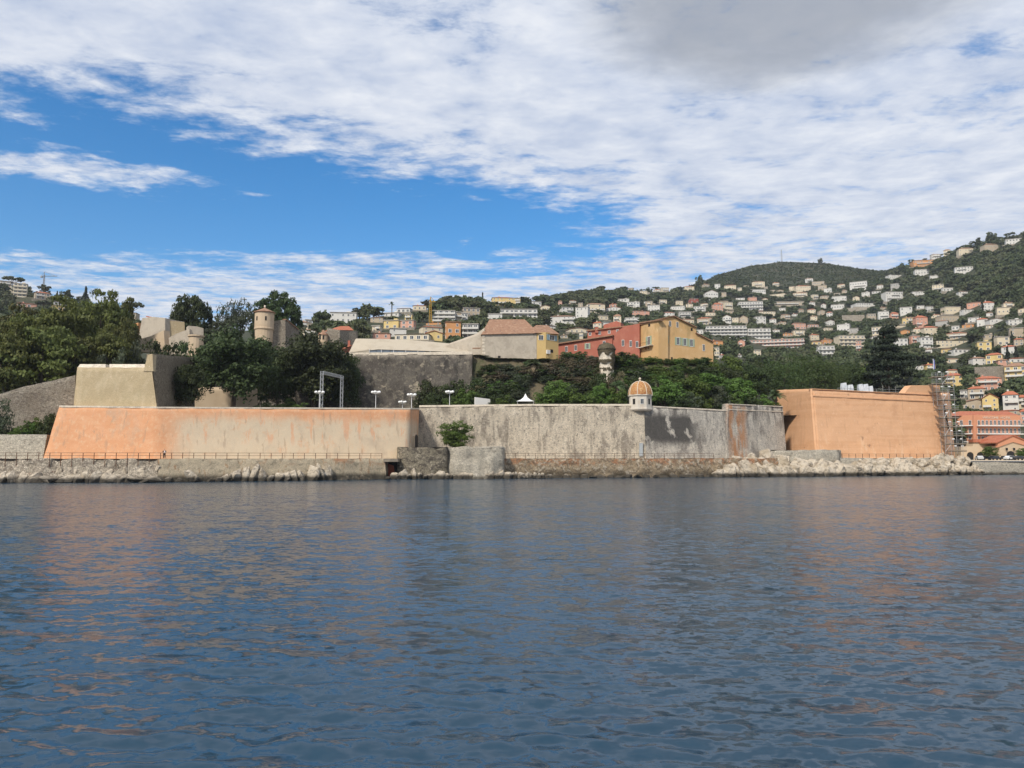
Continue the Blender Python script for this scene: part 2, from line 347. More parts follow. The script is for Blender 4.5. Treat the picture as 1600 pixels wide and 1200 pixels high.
MAT['l_olive'] = leaf_mat('grey green leaves', (.05, .065, .035), (.085, .10, .06), (.13, .14, .09))
MAT['l_brown'] = leaf_mat('dry brown scrub leaves', (.10, .085, .05), (.15, .125, .07), (.21, .18, .115))
MAT['l_pepper'] = leaf_mat('fresh pepper tree leaves', (.05, .08, .024), (.075, .11, .034), (.11, .14, .05), .3)
MAT['l_far'] = leaf_mat('far tree leaves', (.045, .06, .024), (.072, .09, .034), (.115, .125, .055), .1, (.105, .105, .052))  # leaf tones lightened, part of the distant haze put into the colour
MAT['l_cedar'] = leaf_mat('cedar needles', (.013, .02, .011), (.022, .03, .015), (.035, .045, .022), .1)
MAT['l_palm'] = leaf_mat('palm leaves', (.07, .10, .04), (.11, .15, .06), (.15, .18, .09))
MAT['dead_palm'] = M('dead palm leaves', (.28, .22, .14))
# ------------------------------------------------------------------ ground levels
def ip(px, tbl): return float(np.interp(px, [a for a, b in tbl], [b for a, b in tbl]))
WATER = [(-300, 134), (0, 133), (245, 135), (450, 143), (620, 153), (800, 160), (1010, 165), (1300, 177), (1520, 192), (1600, 196), (2000, 200)]
def Yw(px): return ip(px, WATER)            # depth of the waterline
Y0T = [(-700, 195), (200, 205), (300, 235), (480, 240), (740, 250), (1100, 262), (1400, 272), (1490, 292), (2400, 292)]
Z0T = [(-700, 18), (200, 21), (330, 30), (740, 31), (1100, 29), (1250, 19), (1400, 15), (1490, 3.4), (2400, 3.4)]
RPY = [(-700, 380), (-300, 420), (0, 452), (60, 458), (130, 478), (200, 497), (300, 515), (400, 516), (470, 508), (540, 500), (600, 494), (650, 484), (700, 480), (760, 478),
       (800, 478), (830, 474), (870, 467), (930, 457), (980, 454), (1050, 457), (1085, 449), (1120, 430), (1170, 416), (1221, 409), (1290, 411), (1340, 419), (1380, 424), (1420, 413), (1470, 402), (1530, 383), (1600, 366), (1800, 340), (2400, 330)]
RY = [(-700, 700), (0, 680), (200, 560), (330, 470), (480, 450), (680, 560), (800, 650), (870, 900), (950, 1050), (1220, 1500), (1400, 1250), (1600, 950), (2400, 900)]
GT = [(-700, 1.2), (800, 1.2), (950, 1.6), (1150, 1.05), (1300, 1.05), (1450, 1.5), (2400, 1.6)]
def hbase(px):
    Y0 = ip(px, Y0T); return Y0, PYof(ip(px, Z0T), Y0)
def hill_s(px, s):
    """point of the hillside in direction px, s = 0 foot .. 1 crest"""
    Y0, pb = hbase(px); pr = ip(px, RPY); Yr = ip(px, RY); g = ip(px, GT)
    return P(px, pb + (pr-pb)*s, Y0 + (Yr-Y0)*s**g)
def hill(px, py):
    Y0, pb = hbase(px); pr = ip(px, RPY)
    return hill_s(px, min(1, max(0, (pb-py)/(pb-pr))))
FRONT = [(-300, 146), (90, 144), (245, 145), (640, 164), (656, 176), (1010, 176), (1140, 185), (1225, 200), (1262, 196), (1272, 192), (1475, 205), (1486, 215)]
ZF = [(-300, 7), (86, 7), (104, 13), (640, 13.4), (660, 14.6), (1220, 15.2), (1268, 15.2), (1280, 19.6), (1475, 19.2), (1486, 10)]
SA = [(-300, 150), (300, 165), (330, 199.5), (735, 199.5), (760, 187), (1110, 187), (1140, 200), (1486, 230)]
SB = [(-300, 195), (300, 225), (330, 200.6), (735, 200.6), (760, 203), (1110, 203), (1140, 250), (1486, 280)]
def G(px, Y):
    """ground height inside the citadel"""
    a, b = ip(px, SA), ip(px, SB); t = min(1, max(0, (Y-a)/(b-a)))
    return ip(px, ZF)*(1-t) + ip(px, Z0T)*t
def on_ground(px, Y):
    z = G(px, Y); return PXw(px, z, Y)

# citadel ground sheet
cols_ = np.arange(-300, 1487, 8.0); rows = 64; V = []
for px in cols_:
    yf = ip(px, FRONT)+.4; y0 = ip(px, Y0T)+6
    for j in range(rows):
        Y = yf + (y0-yf)*j/(rows-1); p = on_ground(px, Y); V.append(p)
V = np.array([tuple(p) for p in V]); V[:, 2] += fbm(V, .25, 3)*.12
nx = len(cols_); I = np.arange(nx*rows).reshape(nx, rows)
def grid_faces(I): return np.stack([I[:-1, :-1].ravel(), I[1:, :-1].ravel(), I[1:, 1:].ravel(), I[:-1, 1:].ravel()], 1)
o = link(bpy.data.objects.new('ground', np_mesh('ground', V, grid_faces(I), MAT['soil']))); tag(o, kind='structure')
# hillside
cols_ = np.arange(-700, 2401, 12.0); ss = np.concatenate([np.linspace(0, 1, 70), [1.02, 1.1, 1.25, 1.5]]); V = []
for px in cols_:
    for s in ss:
        if s <= 1: p = hill_s(px, s)
        else:
            p = hill_s(px, 1.0); k = 1 + (s-1)*1.2; p = Vector((p.x*k, p.y*k, p.z*(1-(s-1)*1.6)-1))
        V.append(tuple(p))
V = np.array(V); nx = len(cols_); ny = len(ss); amp = np.tile(np.where(ss < .05, 0, np.where(ss > 1, 1, ss)), nx)
V[:, 2] += fbm(V, .03, 3)*amp*.6
o = link(bpy.data.objects.new('hillside', np_mesh('hillside', V, grid_faces(np.arange(nx*ny).reshape(nx, ny)), MAT['hill'], True))); tag(o, kind='structure')

# ------------------------------------------------------------------ sea: a graded sheet with real waves
nr, nc = 620, 600
Yr_ = 5.0*(235/5.0)**(np.linspace(0, 1, nr)); U = np.linspace(-1.0, 1.0, nc)
YY, UU = np.meshgrid(Yr_, U, indexing='ij'); XX = UU*(YY+6)
cell = np.maximum(np.gradient(Yr_)[:, None], (YY+6)*2/nc)
ZZ = np.zeros_like(YY)
gust = .75 + .5*vn(np.stack([XX.ravel(), YY.ravel(), 0*XX.ravel()], 1), .045).reshape(YY.shape)
wx = XX + 1.3*vn(np.stack([XX.ravel(), YY.ravel(), 0*XX.ravel()+5], 1), .13).reshape(YY.shape)
wy = YY + 1.3*vn(np.stack([XX.ravel(), YY.ravel(), 0*XX.ravel()+9], 1), .11).reshape(YY.shape)
rw = np.random.RandomState(5)
for k in range(70):
    lam = .26*(1.7/.26)**(rw.rand()**1.1); th = rw.normal(0, .5) + .15; ph = rw.rand()*6.28
    slope = .036*(1.0 if lam < .9 else (.9/lam)**.8)
    a = slope*lam/6.283
    fade = np.clip((lam/cell - 4)/5, 0, 1)
    arg = 6.283/lam*(wx*math.sin(th) + wy*math.cos(th)) + ph
    ZZ += a*fade*gust*(np.sin(arg) + .25*np.sin(2*arg+1.2))
Vw = np.stack([XX.ravel(), YY.ravel(), ZZ.ravel()], 1); Iw = np.arange(nr*nc).reshape(nr, nc)
Fw = np.stack([Iw[:-1, :-1].ravel(), Iw[:-1, 1:].ravel(), Iw[1:, 1:].ravel(), Iw[1:, :-1].ravel()], 1)
big = np.array([(-6000, -6000, -.35), (6000, -6000, -.35), (6000, 6000, -.35), (-6000, 6000, -.35)])
Vw = np.concatenate([Vw, big]); Fw = np.concatenate([Fw, [[nr*nc, nr*nc+1, nr*nc+2, nr*nc+3]]])
m, ntw, b = new_mat('sea water'); p = pos(ntw)
b.inputs['Base Color'].default_value = (.016, .046, .078, 1); b.inputs['Roughness'].default_value = .15; b.inputs['IOR'].default_value = 1.33
b.inputs['Specular IOR Level'].default_value = .5
def slopes(sc3, kx, ky, detail):
    mp = ntw.nodes.new('ShaderNodeMapping'); ntw.links.new(p.k, mp.inputs[0]); mp.inputs['Scale'].default_value = sc3
    tx = ntw.nodes.new('ShaderNodeTexNoise'); ntw.links.new(mp.outputs[0], tx.inputs['Vector']); tx.inputs['Scale'].default_value = 1; tx.inputs['Detail'].default_value = detail; tx.inputs['Distortion'].default_value = .3
    r_, g_, _ = xyz(ntw, S(ntw, tx.outputs['Color'])); return (r_-.5)*kx, (g_-.5)*ky
wind = noise(ntw, p, .03, 3, .6).step(.3, .7)*.5 + .7
ax_, ay_ = slopes((1.6, 2.8, 1), .6, .85, 3); bx_, by_ = slopes((4.2, 6.8, 1), .42, .62, 2); cx_, cy_ = slopes((.35, .6, 1), .2, .35, 2)
gn = ntw.nodes.new('ShaderNodeNewGeometry'); nX, nY, nZ = xyz(ntw, S(ntw, gn.outputs['Normal']))
vn_ = ntw.nodes.new('ShaderNodeVectorMath'); vn_.operation = 'NORMALIZE'
ntw.links.new(comb(ntw, nX + (ax_+bx_)*wind + cx_, nY + (ay_+by_)*wind + cy_, nZ).k, vn_.inputs[0]); ntw.links.new(vn_.outputs[0], b.inputs['Normal'])
MAT['sea'] = m
o = link(bpy.data.objects.new('sea', np_mesh('sea', Vw, Fw, m, True))); tag(o, kind='structure')

# ------------------------------------------------------------------ ramparts
def rampart(name, label, pts, mat, thick=2.0, cell=1.0, rough=.07, back=True, cat='wall', parent=None, close=False):
    """pts: list of ((px,py,Y) foot, (px,py,Y) top). One bumpy battered face, a top and a back"""
    Pb = [P(*a) for a, b in pts]; Pt = [P(*b) for a, b in pts]
    Pb = [q_ + (q_-t_).normalized()*2.5 if q_.z < 6.5 and q_.z > 2 else q_ for q_, t_ in zip(Pb, Pt)]
    nz = max(2, int(max((t-b).length for b, t in zip(Pb, Pt))/cell)); colsP = []
    for i in range(len(pts)-1):
        n = max(1, int((Pt[i+1]-Pt[i]).length/cell))
        for k in range(n + (i == len(pts)-2)):
            t = k/n; colsP.append((Pb[i].lerp(Pb[i+1], t), Pt[i].lerp(Pt[i+1], t)))
    n = len(colsP); V = []
    for b, t in colsP:
        for j in range(nz+1): V.append(tuple(b.lerp(t, j/nz)))
    V = np.array(V); dn = fbm(V, .5, 4)*rough*1.6
    keep = np.tile((np.arange(nz+1) < nz), n)
    V[:, 1] += dn; V[:, 2] += np.where(keep, 0, vn(V, .6)*rough*.8)
    I = np.arange(n*(nz+1)).reshape(n, nz+1); Fq = [np.stack([I[:-1, :-1].ravel(), I[1:, :-1].ravel(), I[1:, 1:].ravel(), I[:-1, 1:].ravel()], 1)]
    if back:
        top = V[I[:, -1]]; tp = np.array([tuple(t) for _, t in colsP]); g_ = np.gradient(tp[:, :2], axis=0); g_ /= np.maximum(np.linalg.norm(g_, axis=1, keepdims=True), 1e-6)
        a = top + np.stack([-g_[:, 1]*thick, g_[:, 0]*thick, np.full(n, -.05)], 1); bq = a.copy(); bq[:, 2] = V[I[:, 0], 2]
        k0 = len(V); V = np.concatenate([V, a, bq]); A = np.arange(k0, k0+n); B = A+n; T = I[:, -1]
        Fq.append(np.stack([T[:-1], T[1:], A[1:], A[:-1]], 1)); Fq.append(np.stack([A[:-1], A[1:], B[1:], B[:-1]], 1))
        for e in (0, -1):
            Fq.append(np.array([[I[e, 0], T[e], A[e], B[e]]]))
    me = np_mesh(name, V, np.concatenate(Fq), mat)
    o = link(bpy.data.objects.new(name, me), parent)
    if label: tag(o, label, cat)
    return o
def strip(name, pts, h, out, depth, mat, parent=None, drop=0.0, off=(0, 0, 0)):
    """moulding along a polyline of world points"""
    mb = MB()
    for a, b in zip(pts[:-1], pts[1:]):
        a = Vector(a); b = Vector(b); dvec = (b-a).normalized(); nrm = Vector((dvec.y, -dvec.x, 0)).normalized()
        if nrm.y > 0: nrm = -nrm
        mb.prism([a+nrm*out+Vector((0, 0, -drop-h)), b+nrm*out+Vector((0, 0, -drop-h)), b+nrm*out+Vector((0, 0, -drop)), a+nrm*out+Vector((0, 0, -drop))], -nrm*(depth+out))
    return mb.build(name, mat, parent, off=off)

# left orange bastion, lower tier
LB = [((88, 712, 158), (104, 634, 159)), ((68, 716, 139), (93, 634, 141.5)), ((245, 717, 140), (245, 636, 142)), ((638, 717, 160), (641, 638, 162)), ((653, 717, 174), (655, 638, 174.5))]
o = rampart('bastion', 'long orange-rendered bastion fading to cream, above the seaside walkway', LB, MAT['orange_old'], 2.2)
strip('coping', [P(*b) for a, b in LB[1:]], .3, .14, 1.2, MAT['coping'], o, drop=-.06)
mb = MB()   # small arched doorway in the return face of the bastion
# upper tan bastion
UB = [((126, 634, 156), (130, 571, 156)), ((115, 634, 143.2), (121, 574, 144)), ((245, 635, 143.2), (237, 574, 144))]
o = rampart('upper_bastion', 'tan upper bastion tier standing on the orange bastion', UB, MAT['tan'], 2.6)
mb = MB()
for (a, b_) in ((121, 165), (171, 226)):       # parapet blocks either side of the embrasure
    A0, A1 = P(a, 575, 144), P(b_, 575, 144); t0, t1 = P(a+(4 if a < 130 else 0), 569, 144.6), P(b_, 569, 144.6)
    mb.prism([A0, A1, t1, t0], (0, 1.6, 0))
mb.build('parapet', MAT['coping'], o)
mb = MB(); mb.prism([P(224, 580, 143.75), P(239.5, 580, 143.75), P(238.2, 553, 144.3), P(231, 554.5, 144.3)], (-.3, 2.4, 0)); mb.build('merlon', MAT['tan'], o)
rampart('flank', None, [((245.2, 635, 143.3), (237.6, 553, 144.5)), ((304, 638, 168), (304, 558.5, 168))], MAT['tan_rough'], 1.1, rough=.15, parent=o)
strip('ledge', [P(96, 635, 141.5), P(245, 635, 142.2)], .22, .1, 1.5, MAT['coping'], o)
# far-left walls
rampart('low_wall', 'low pale stone wall left of the orange bastion foot', [((-120, 718, 140), (-120, 679, 141)), ((67, 717, 139.6), (74, 679, 140.6))], MAT['block'], 1.2)
rampart('sloping_rampart', 'grey rubble rampart sloping up toward the tan bastion', [((-150, 700, 150), (-150, 655, 150)), ((-10, 690, 150), (-10, 618, 150)), ((40, 690, 151), (40, 604, 151)), ((118, 690, 153), (118, 586, 153))], MAT['rubble'], 1.4, rough=.15)
# grey curtain wall and its right-hand flank
GW = [((650, 716, 174), (655, 634, 175)), ((830, 716, 173), (830, 632, 174.2)), ((1009, 714, 172), (1006, 632, 173.5))]
o = rampart('curtain_wall', 'long weathered grey stone curtain wall between the orange bastion and the sentry turret', GW, MAT['grey_wall'], 2, rough=.12)
strip('coping', [P(*b) for a, b in GW], .42, .16, 1.6, MAT['coping'], o, drop=-.1)
GW2 = [((1009.5, 714, 172), (1006.5, 634, 173.5)), ((1138, 714, 182), (1138, 641, 183))]
o = rampart('stained_wall', 'grey rampart with a large black stain right of the sentry turret', GW2, MAT['black_wall'], 2, rough=.12)
strip('coping', [P(*b) for a, b in GW2], .32, .14, 1.4, MAT['coping'], o, drop=-.08)
GW3 = [((1136, 716, 181.5), (1138, 631, 182.6)), ((1229, 714, 193), (1223, 635, 194))]
o = rampart('rampart_shoulder', 'grey rampart with rust-brown streak beside the fresh orange bastion', GW3, MAT['black_wall'], 2, rough=.14)
a, b_ = P(1138, 631, 182.6), P(1223, 635, 194)
strip('coping', [a, b_], .22, .16, 1.4, MAT['coping'], o, drop=-.06); strip('string_course', [a, b_], .2, .2, .5, MAT['coping'], o, drop=1.25)
# right orange bastion
OB = [((1196, 716, 214), (1212, 609.5, 214)), ((1277, 714, 187.5), (1268, 607.5, 190)), ((1479, 714, 202), (1470, 617.5, 204)), ((1492, 714, 230), (1484, 612, 231))]
o = rampart('bastion', 'smooth freshly rendered orange bastion beside the scaffolding', OB, MAT['orange_new'], 2.4, rough=.07)
TP = [P(*b) for a, b in OB]
strip('string_course', TP[1:3], .3, .42, .8, MAT['orange_new'], o, drop=1.6); strip('coping', TP[1:3], .16, .3, 1.2, MAT['orange_new'], o, drop=-.05)
strip('corner_bead', [P(1268.4, 609, 189.7), P(1276.6, 712, 187.3)], .5, .1, .4, MAT['orange_new'], o, drop=-.25)
mb = MB(); mb.prism([P(1412, 615.5, 199.8), P(1470.3, 618.5, 203.9), P(1468, 602, 203.9), P(1424, 602, 200.7)], (-.6, 2.3, 0)); mb.build('merlon', MAT['orange_new'], o)
# upper dark rampart below the marquee, and the walls on the upper level
o = rampart('dark_rampart', 'tall black-stained rampart below the cream marquee', [((330, 640, 198), (330, 556, 199)), ((545, 640, 198), (545, 554, 199)), ((700, 640, 198), (700, 553, 199)), ((737, 640, 198), (738, 553, 199))], MAT['dark_wall'], 2.2, rough=.22)
strip('parapet', [P(330, 553, 199), P(738, 549.5, 199)], .75, .12, 1.0, MAT['coping'], o, drop=0)
rampart('peach_wall', 'low peach wall behind the dark terrace trees', [((300, 640, 176), (300, 604, 176)), ((402, 640, 180), (402, 607, 180))], MAT['beige'], 1)
rampart('rising_wall', 'grey-beige rendered wall climbing from the marquee to the stone house', [((690, 556, 208), (690, 541, 208)), ((745, 556, 205), (745, 521, 205)), ((757, 556, 205), (757, 512, 205))], MAT['grey_render'], .8)

# ------------------------------------------------------------------ shore: quay walls, walkway, rocks, railings
ZW = 4.05
def sea_wall(label, pxs, mat, rough=.25, lean=1.2, set_=0):
    pts = []
    for px in pxs:
        Y = Yw(px)+set_; pts.append(((px, PYof(-.6, Y+.6), Y+.6), (px, PYof(ZW, Y+.6+lean), Y+.6+lean)))
    return rampart('sea_wall', label, pts, mat, 7.5, .7, rough, True)
sea_wall('rough grey rock sea wall below the bastion left end', [-140, -60, 0, 60, 120, 180, 246], MAT['seawall_rock'], .4, 1.9)
sea_wall('tan sea wall with rust streaks below the fading orange bastion', [246, 320, 400, 480, 560, 601], MAT['seawall_tan'], .22, 1.0)
sea_wall('brown rubble sea wall with orange top below the grey curtain wall', [786, 850, 920, 1000, 1060, 1140, 1215], MAT['seawall_brown'], .3, 1.0)
sea_wall('pale rubble sea wall behind the riprap below the orange bastion', [1184, 1240, 1300, 1360, 1420, 1480, 1512], MAT['block'], .35, 1.3, 4.2)
o = None
def block_platform(label, px0, px1, pyt, Yf, mat, back=14):
    a, b = P(px0, pyt, Yf), P(px1, pyt, Yf+1.2); zt = a.z
    rs_ = random.Random(px0); pts = [((px0-3, PYof(-.6, Yf+back), Yf+back), (px0-3, PYof(zt, Yf+back), Yf+back))]; n_ = 9
    for i_ in range(n_+1):
        t_ = i_/n_; px_ = px0+(px1-px0)*t_; bul = 1.6*(abs(2*t_-1)**4); Y_ = Yf+bul+rs_.uniform(-.25, .25); pts.append(((px_, PYof(-.6, Y_-.7), Y_-.7), (px_, pyt+rs_.uniform(-.8, 1.4), Y_)))
    pts.append(((px1+4, PYof(-.6, Yf+back), Yf+back), (px1+3, PYof(zt, Yf+back), Yf+back)))
    return rampart('stone_platform', label, pts, mat, 6, .5, .3)
block_platform('dark mottled stone platform beside the boat doorway', 621, 699, 699, 155, MAT['block_dark'])
block_platform('pale stone platform below the leafy bush on the ledge', 699.5, 787, 699, 156.2, MAT['block'])
block_platform('pale stone platform behind boulders below the orange bastion corner', 1190, 1311, 703, 180.5, MAT['block'], 9)
# fill the gaps between walkway pieces (deck tops)
mb = MB()
def deck(px0, px1, z, y_in, y_out=None, n=10, so=0):
    for i in range(n):
        a, b = px0+(px1-px0)*i/n, px0+(px1-px0)*(i+1)/n
        q4 = []
        for px, e in ((a, 0), (b, 0), (b, 1), (a, 1)):
            Y = (Yw(px)+2.2+so if y_out is None else y_out) if e == 0 else y_in(px); q4.append(PXw(px, z, Y))
        mb.add(q4, [(0, 1, 2, 3)])
deck(-140, 660, ZW+.02, lambda p: ip(p, FRONT)+1, n=16); deck(780, 1184, ZW+.02, lambda p: ip(p, FRONT)+1, n=12); deck(1184, 1512, ZW+.02, lambda p: ip(p, FRONT)+8, n=10, so=4.4)
tag(mb.build('walkway', MAT['walk']), kind='structure')
# the doorway to the water at the end of the tan sea wall
root = empty('boat_doorway', PXw(611, 0, 154), label='dark square boat doorway with timber lintel in the sea wall', cat='doorway')
L0 = root.location
def rel(p): return Vector(p)-L0
mb = MB(); mb.prism([rel(PXw(600, z, 156.8)) for z in (-.5,)]+[rel(PXw(622, -.5, 156.8)), rel(PXw(622, 4.0, 156.8)), rel(PXw(600, 4.0, 156.8))], (0, .5, 0)); mb.build('back', MAT['dark'], root)
mb = MB(); mb.prism([rel(PXw(599, 3.45, 152.6)), rel(PXw(622, 3.45, 152.6)), rel(PXw(622, 4.0, 152.6)), rel(PXw(599, 4.0, 152.6))], (0, 4.2, 0)); mb.build('lintel', MAT['plank'], root)
mb = MB(); mb.prism([rel(PXw(607, -.3, 155.5)), rel(PXw(618, -.3, 155.5)), rel(PXw(615, 2.6, 155.9)), rel(PXw(606, 3.1, 155.9))], (0, .3, 0)); mb.build('gate', MAT['wood_red'], root)
mb = MB(); mb.prism([rel(PXw(599, -.5, 152.8)), rel(PXw(604, -.5, 152.8)), rel(PXw(601.5, 3.45, 152.9)), rel(PXw(599, 3.45, 152.9))], (0, 3.9, 0)); mb.build('jamb', MAT['seawall_tan'], root)

# rocks
def rock_mesh(seed, sub=3):
    bm = bmesh.new(); bmesh.ops.create_icosphere(bm, subdivisions=sub, radius=1)
    V = np.array([v.co[:] for v in bm.verts]); r = np.random.RandomState(seed)
    for k in range(16):                       # cut facets
        n = r.normal(size=3); n /= np.linalg.norm(n); c = .42+.36*r.rand(); dd = V@n
        V = V - np.outer(np.maximum(dd-c, 0), n)*.9
    V *= (1 + .10*fbm(V+seed*7.3, 1.6, 2) + .07*np.abs(vn(V+seed, 4.5)))[:, None]
    for v, p_ in zip(bm.verts, V): v.co = p_
    me = bpy.data.meshes.new('boulder'); bm.to_mesh(me); bm.free(); me.materials.append(MAT['limestone']); return me
ROCKS = [rock_mesh(s, 4) for s in range(7)]
def rock(px, Y, wm, hm, z=None, label=None, group=None, name='boulder', dm=None):
    me = ROCKS[random.randrange(7)]; o = bpy.data.objects.new(name, me)
    zc = hm*.25 if z is None else z
    o.location = PXw(px, zc, Y); o.rotation_euler = (random.uniform(-.25, .25), random.uniform(-.25, .25), random.uniform(0, 6.28))
    o.scale = (wm/2, (dm or wm*.8)/2, hm/2*1.25) if random.random() < .5 else ((dm or wm*.8)/2, wm/2, hm/2*1.25)
    link(o); return tag(o, label, 'rock', group)
gl = 'pale limestone outcrop at the waterline below the orange and cream bastion'
for px in range(-120, 250, 13):
    hh = 2.0 + .9*math.sin(px*.045+1) + random.uniform(-.4, .5)
    rock(px, Yw(px)-.1, random.uniform(3.4, 6), hh*1.15, .35, gl, 'limestone outcrops at the left waterline', 'rock_outcrop', 3.2)
    if px % 2 == 0: rock(px+5, Yw(px)+2.0, random.uniform(1.4, 2.4), 1.6, random.uniform(1.2, 2.3), gl, 'limestone outcrops at the left waterline', 'rock_outcrop')
for px, wm, hh in ((298, 2.6, 4.4), (303, 2.2, 3), (352, 2.4, 2.6), (362, 3, 3.4), (373, 3, 4.2), (384, 2.8, 5.0), (396, 3, 5.2), (408, 3, 4.2), (436, 2.4, 3.0), (446, 3, 3.4), (458, 3, 3.8), (470, 3.2, 3.6), (489, 3.4, 5.6), (500, 3.2, 5.4), (511, 3.2, 5.6), (330, 2.2, 1.2), (344, 2, 1.4), (422, 2.2, 2), (540, 2, 1.0), (570, 2, 1.1), (280, 2, 1.3), (262, 2.4, 1.6), (606, 1.6, 1.2), (618, 1.5, 2.2)):
    rock(px, Yw(px)+.5, wm, hh*.78, hh*.2, 'pale limestone block against the tan rust-streaked sea wall', 'limestone blocks by the tan sea wall', 'boulder', 2.2)
for px in range(624, 800, 8):
    rock(px, 154.0+(px-640)*.02, random.uniform(1.6, 3.4), random.uniform(1.2, 3.2), .4, 'limestone boulder at the foot of the stone platforms', 'boulders below the stone platforms', 'boulder')
for px in range(788, 850, 6):
    rock(px, 158+random.uniform(0, 1), random.uniform(1.2, 2.4), random.uniform(1.2, 2.0), .5, 'white boulder heaped at the end of the pale stone platform', 'white boulders beside the pale platform', 'boulder')
for px in range(856, 1120, 14):
    rock(px, Yw(px)+.5, random.uniform(1.8, 4), random.uniform(.7, 1.6), .1, 'low dark rock at the foot of the brown sea wall', 'low rocks below the brown sea wall', 'boulder')
gl2 = 'pale limestone boulder in the riprap below the fresh orange bastion'
for i in range(280):
    px = random.uniform(1118, 1530); t = random.random()
    hmax = ip(px, [(1118, 1.2), (1140, 3.6), (1170, 5.4), (1200, 5.8), (1230, 3.9), (1330, 3.6), (1350, 4.4), (1400, 3.6), (1430, 4.2), (1470, 5.4), (1505, 5.0), (1530, 1.6)])
    z = .1 + t*(hmax-.9); sz = (random.uniform(2.2, 5.0) if px < 1425 else random.uniform(1.6, 3.2))*(1.15-.3*t)
    rock(px, Yw(px)+.2 + t*4.4, sz, sz*random.uniform(.65, .95), z, gl2, 'riprap boulders below the orange bastion', dm=sz*1.1)
for px in range(1520, 1700, 8):
    rock(px, Yw(px)-.6, random.uniform(1.5, 3), random.uniform(.7, 1.3), .1, 'low rock at the foot of the harbour quay', 'rocks below the quay')
# railings
post_me = MB().box(-.045, .045, -.045, .045, -1.35, 1.12).mesh('post', MAT['rust'])
def railing(label, px0, px1, dpx, z=ZW):
    pxs = np.arange(px0, px1+.1, dpx); pts = [PXw(px, z, Yw(px)+1.95+(4.4 if px > 1300 else 0)) for px in pxs]
    root = empty('railing', pts[0], label=label, cat='railing'); L = root.location.copy()
    for p in pts:
        inst('post', post_me, root, Matrix.Translation(p-L + Vector((0, 0, random.uniform(-.03, .03)))))
    for zz in (1.08, .58):
        mb = MB(); mb.tube([p-L+Vector((0, -.03, zz)) for p in pts], .032, 4); mb.build('rail', MAT['rust'], root)
railing('rusty iron railing along the walkway below the left bastion', -130, 600, 17.3)
railing('rusty iron railing along the walkway below the grey curtain wall', 790, 1128, 15.5)
railing('rusty iron railing along the walkway below the right orange bastion', 1316, 1500, 10.6)
# ------------------------------------------------------------------ buildings drawn on vertical planes
def win_meshes():
    mb = MB()
    for a in ((-.5, -.38, -.5, .5), (.38, .5, -.5, .5), (-.38, .38, .4, .5), (-.38, .38, -.5, -.42)): mb.box(a[0], a[1], -.07, .05, a[2], a[3], 0)
    mb.box(-.04, .04, -.05, .05, -.42, .4, 0)
    mb.box(-.38, .38, -.02, .05, -.42, .4, 1)
    far = mb.mesh('window', [MAT['white'], MAT['glass']])
    fr = MB()
    for a in ((-.5, -.42, -.5, .5), (.42, .5, -.5, .5), (-.42, .42, .44, .5), (-.42, .42, -.5, -.44)): fr.box(a[0], a[1], -.06, .05, a[2], a[3])
    fr.box(-.03, .03, -.045, .05, -.44, .44)
    pane = MB().box(-.42, .42, -.015, .05, -.44, .44).mesh('pane', MAT['glass'])
    dk = MB().box(-.5, .5, -.03, .05, -.5, .5).mesh('window', MAT['dark'])
    return far, fr.mesh('window', MAT['white']), pane, dk
W_FAR, W_FR, W_PANE, W_DARK = win_meshes()
def shutter_mesh(m):
    mb = MB().box(-.5, -.4, -.05, .02, -.5, .5).box(.4, .5, -.05, .02, -.5, .5)
    for i in range(9): mb.box(-.4, .4, -.035, .01, -.5+i/9+.01, -.5+(i+1)/9-.02)
    return mb.mesh('shutter', m)
SH = {k: shutter_mesh(MAT[k]) for k in ('blue_shutter', 'green_shutter', 'white')}
class PL:
    """vertical plane through two ground points given by image column and depth"""
    def __init__(s, pa, Ya, pb, Yb):
        s.A = Vector(((pa-800)/F*Ya, Ya, 0)); s.B = Vector(((pb-800)/F*Yb, Yb, 0))
        s.r = (s.B-s.A).normalized(); s.n = Vector((s.r.y, -s.r.x, 0))      # towards the camera
    def at(s, px, py, off=0.0):
        d_ = ray(px, py); A = s.A + s.n*off; C0 = Vector((0, 0, CAMH))
        t = (A-C0).dot(s.n)/d_.dot(s.n); return C0 + d_*t
    def mat(s, c, w_, h_):
        return Matrix.Translation(c) @ Matrix(((s.r.x*w_, -s.n.x, 0, 0), (s.r.y*w_, -s.n.y, 0, 0), (0, 0, h_, 0), (0, 0, 0, 1)))
def rect(pl, x0, y0, x1, y1):
    a = pl.at(x0, (y0+y1)/2); b = pl.at(x1, (y0+y1)/2); c = (a+b)/2
    zt = pl.at((x0+x1)/2, y0).z; zb = pl.at((x0+x1)/2, y1).z
    return Vector((c.x, c.y, (zt+zb)/2)), (b-a).length, zt-zb
def facade(root, name, pl, poly, depth, mat, off=0.0):
    mb = MB(); mb.prism([pl.at(x, y, off)-root.location for x, y in poly], -pl.n*depth); return mb.build(name, mat, root)
def window(root, pl, x0, y0, x1, y1, shutter=None, kind='frame'):
    c, w_, h_ = rect(pl, x0, y0, x1, y1); c = c-root.location + pl.n*.01
    o = inst('window', {'frame': W_FR, 'dark': W_DARK, 'far': W_FAR}[kind], root, pl.mat(c, w_, h_))
    if kind == 'frame': inst('pane', W_PANE, o, Matrix.Identity(4))
    if shutter:
        for sgn in (-1, 1): inst('shutter', SH[shutter], root, pl.mat(c + pl.r*sgn*w_*.78 + pl.n*.03, w_*.52, h_*1.04))
    return o
def B(name, label, cat, px, py, Y): return empty(name, P(px, py, Y), label=label, cat=cat)

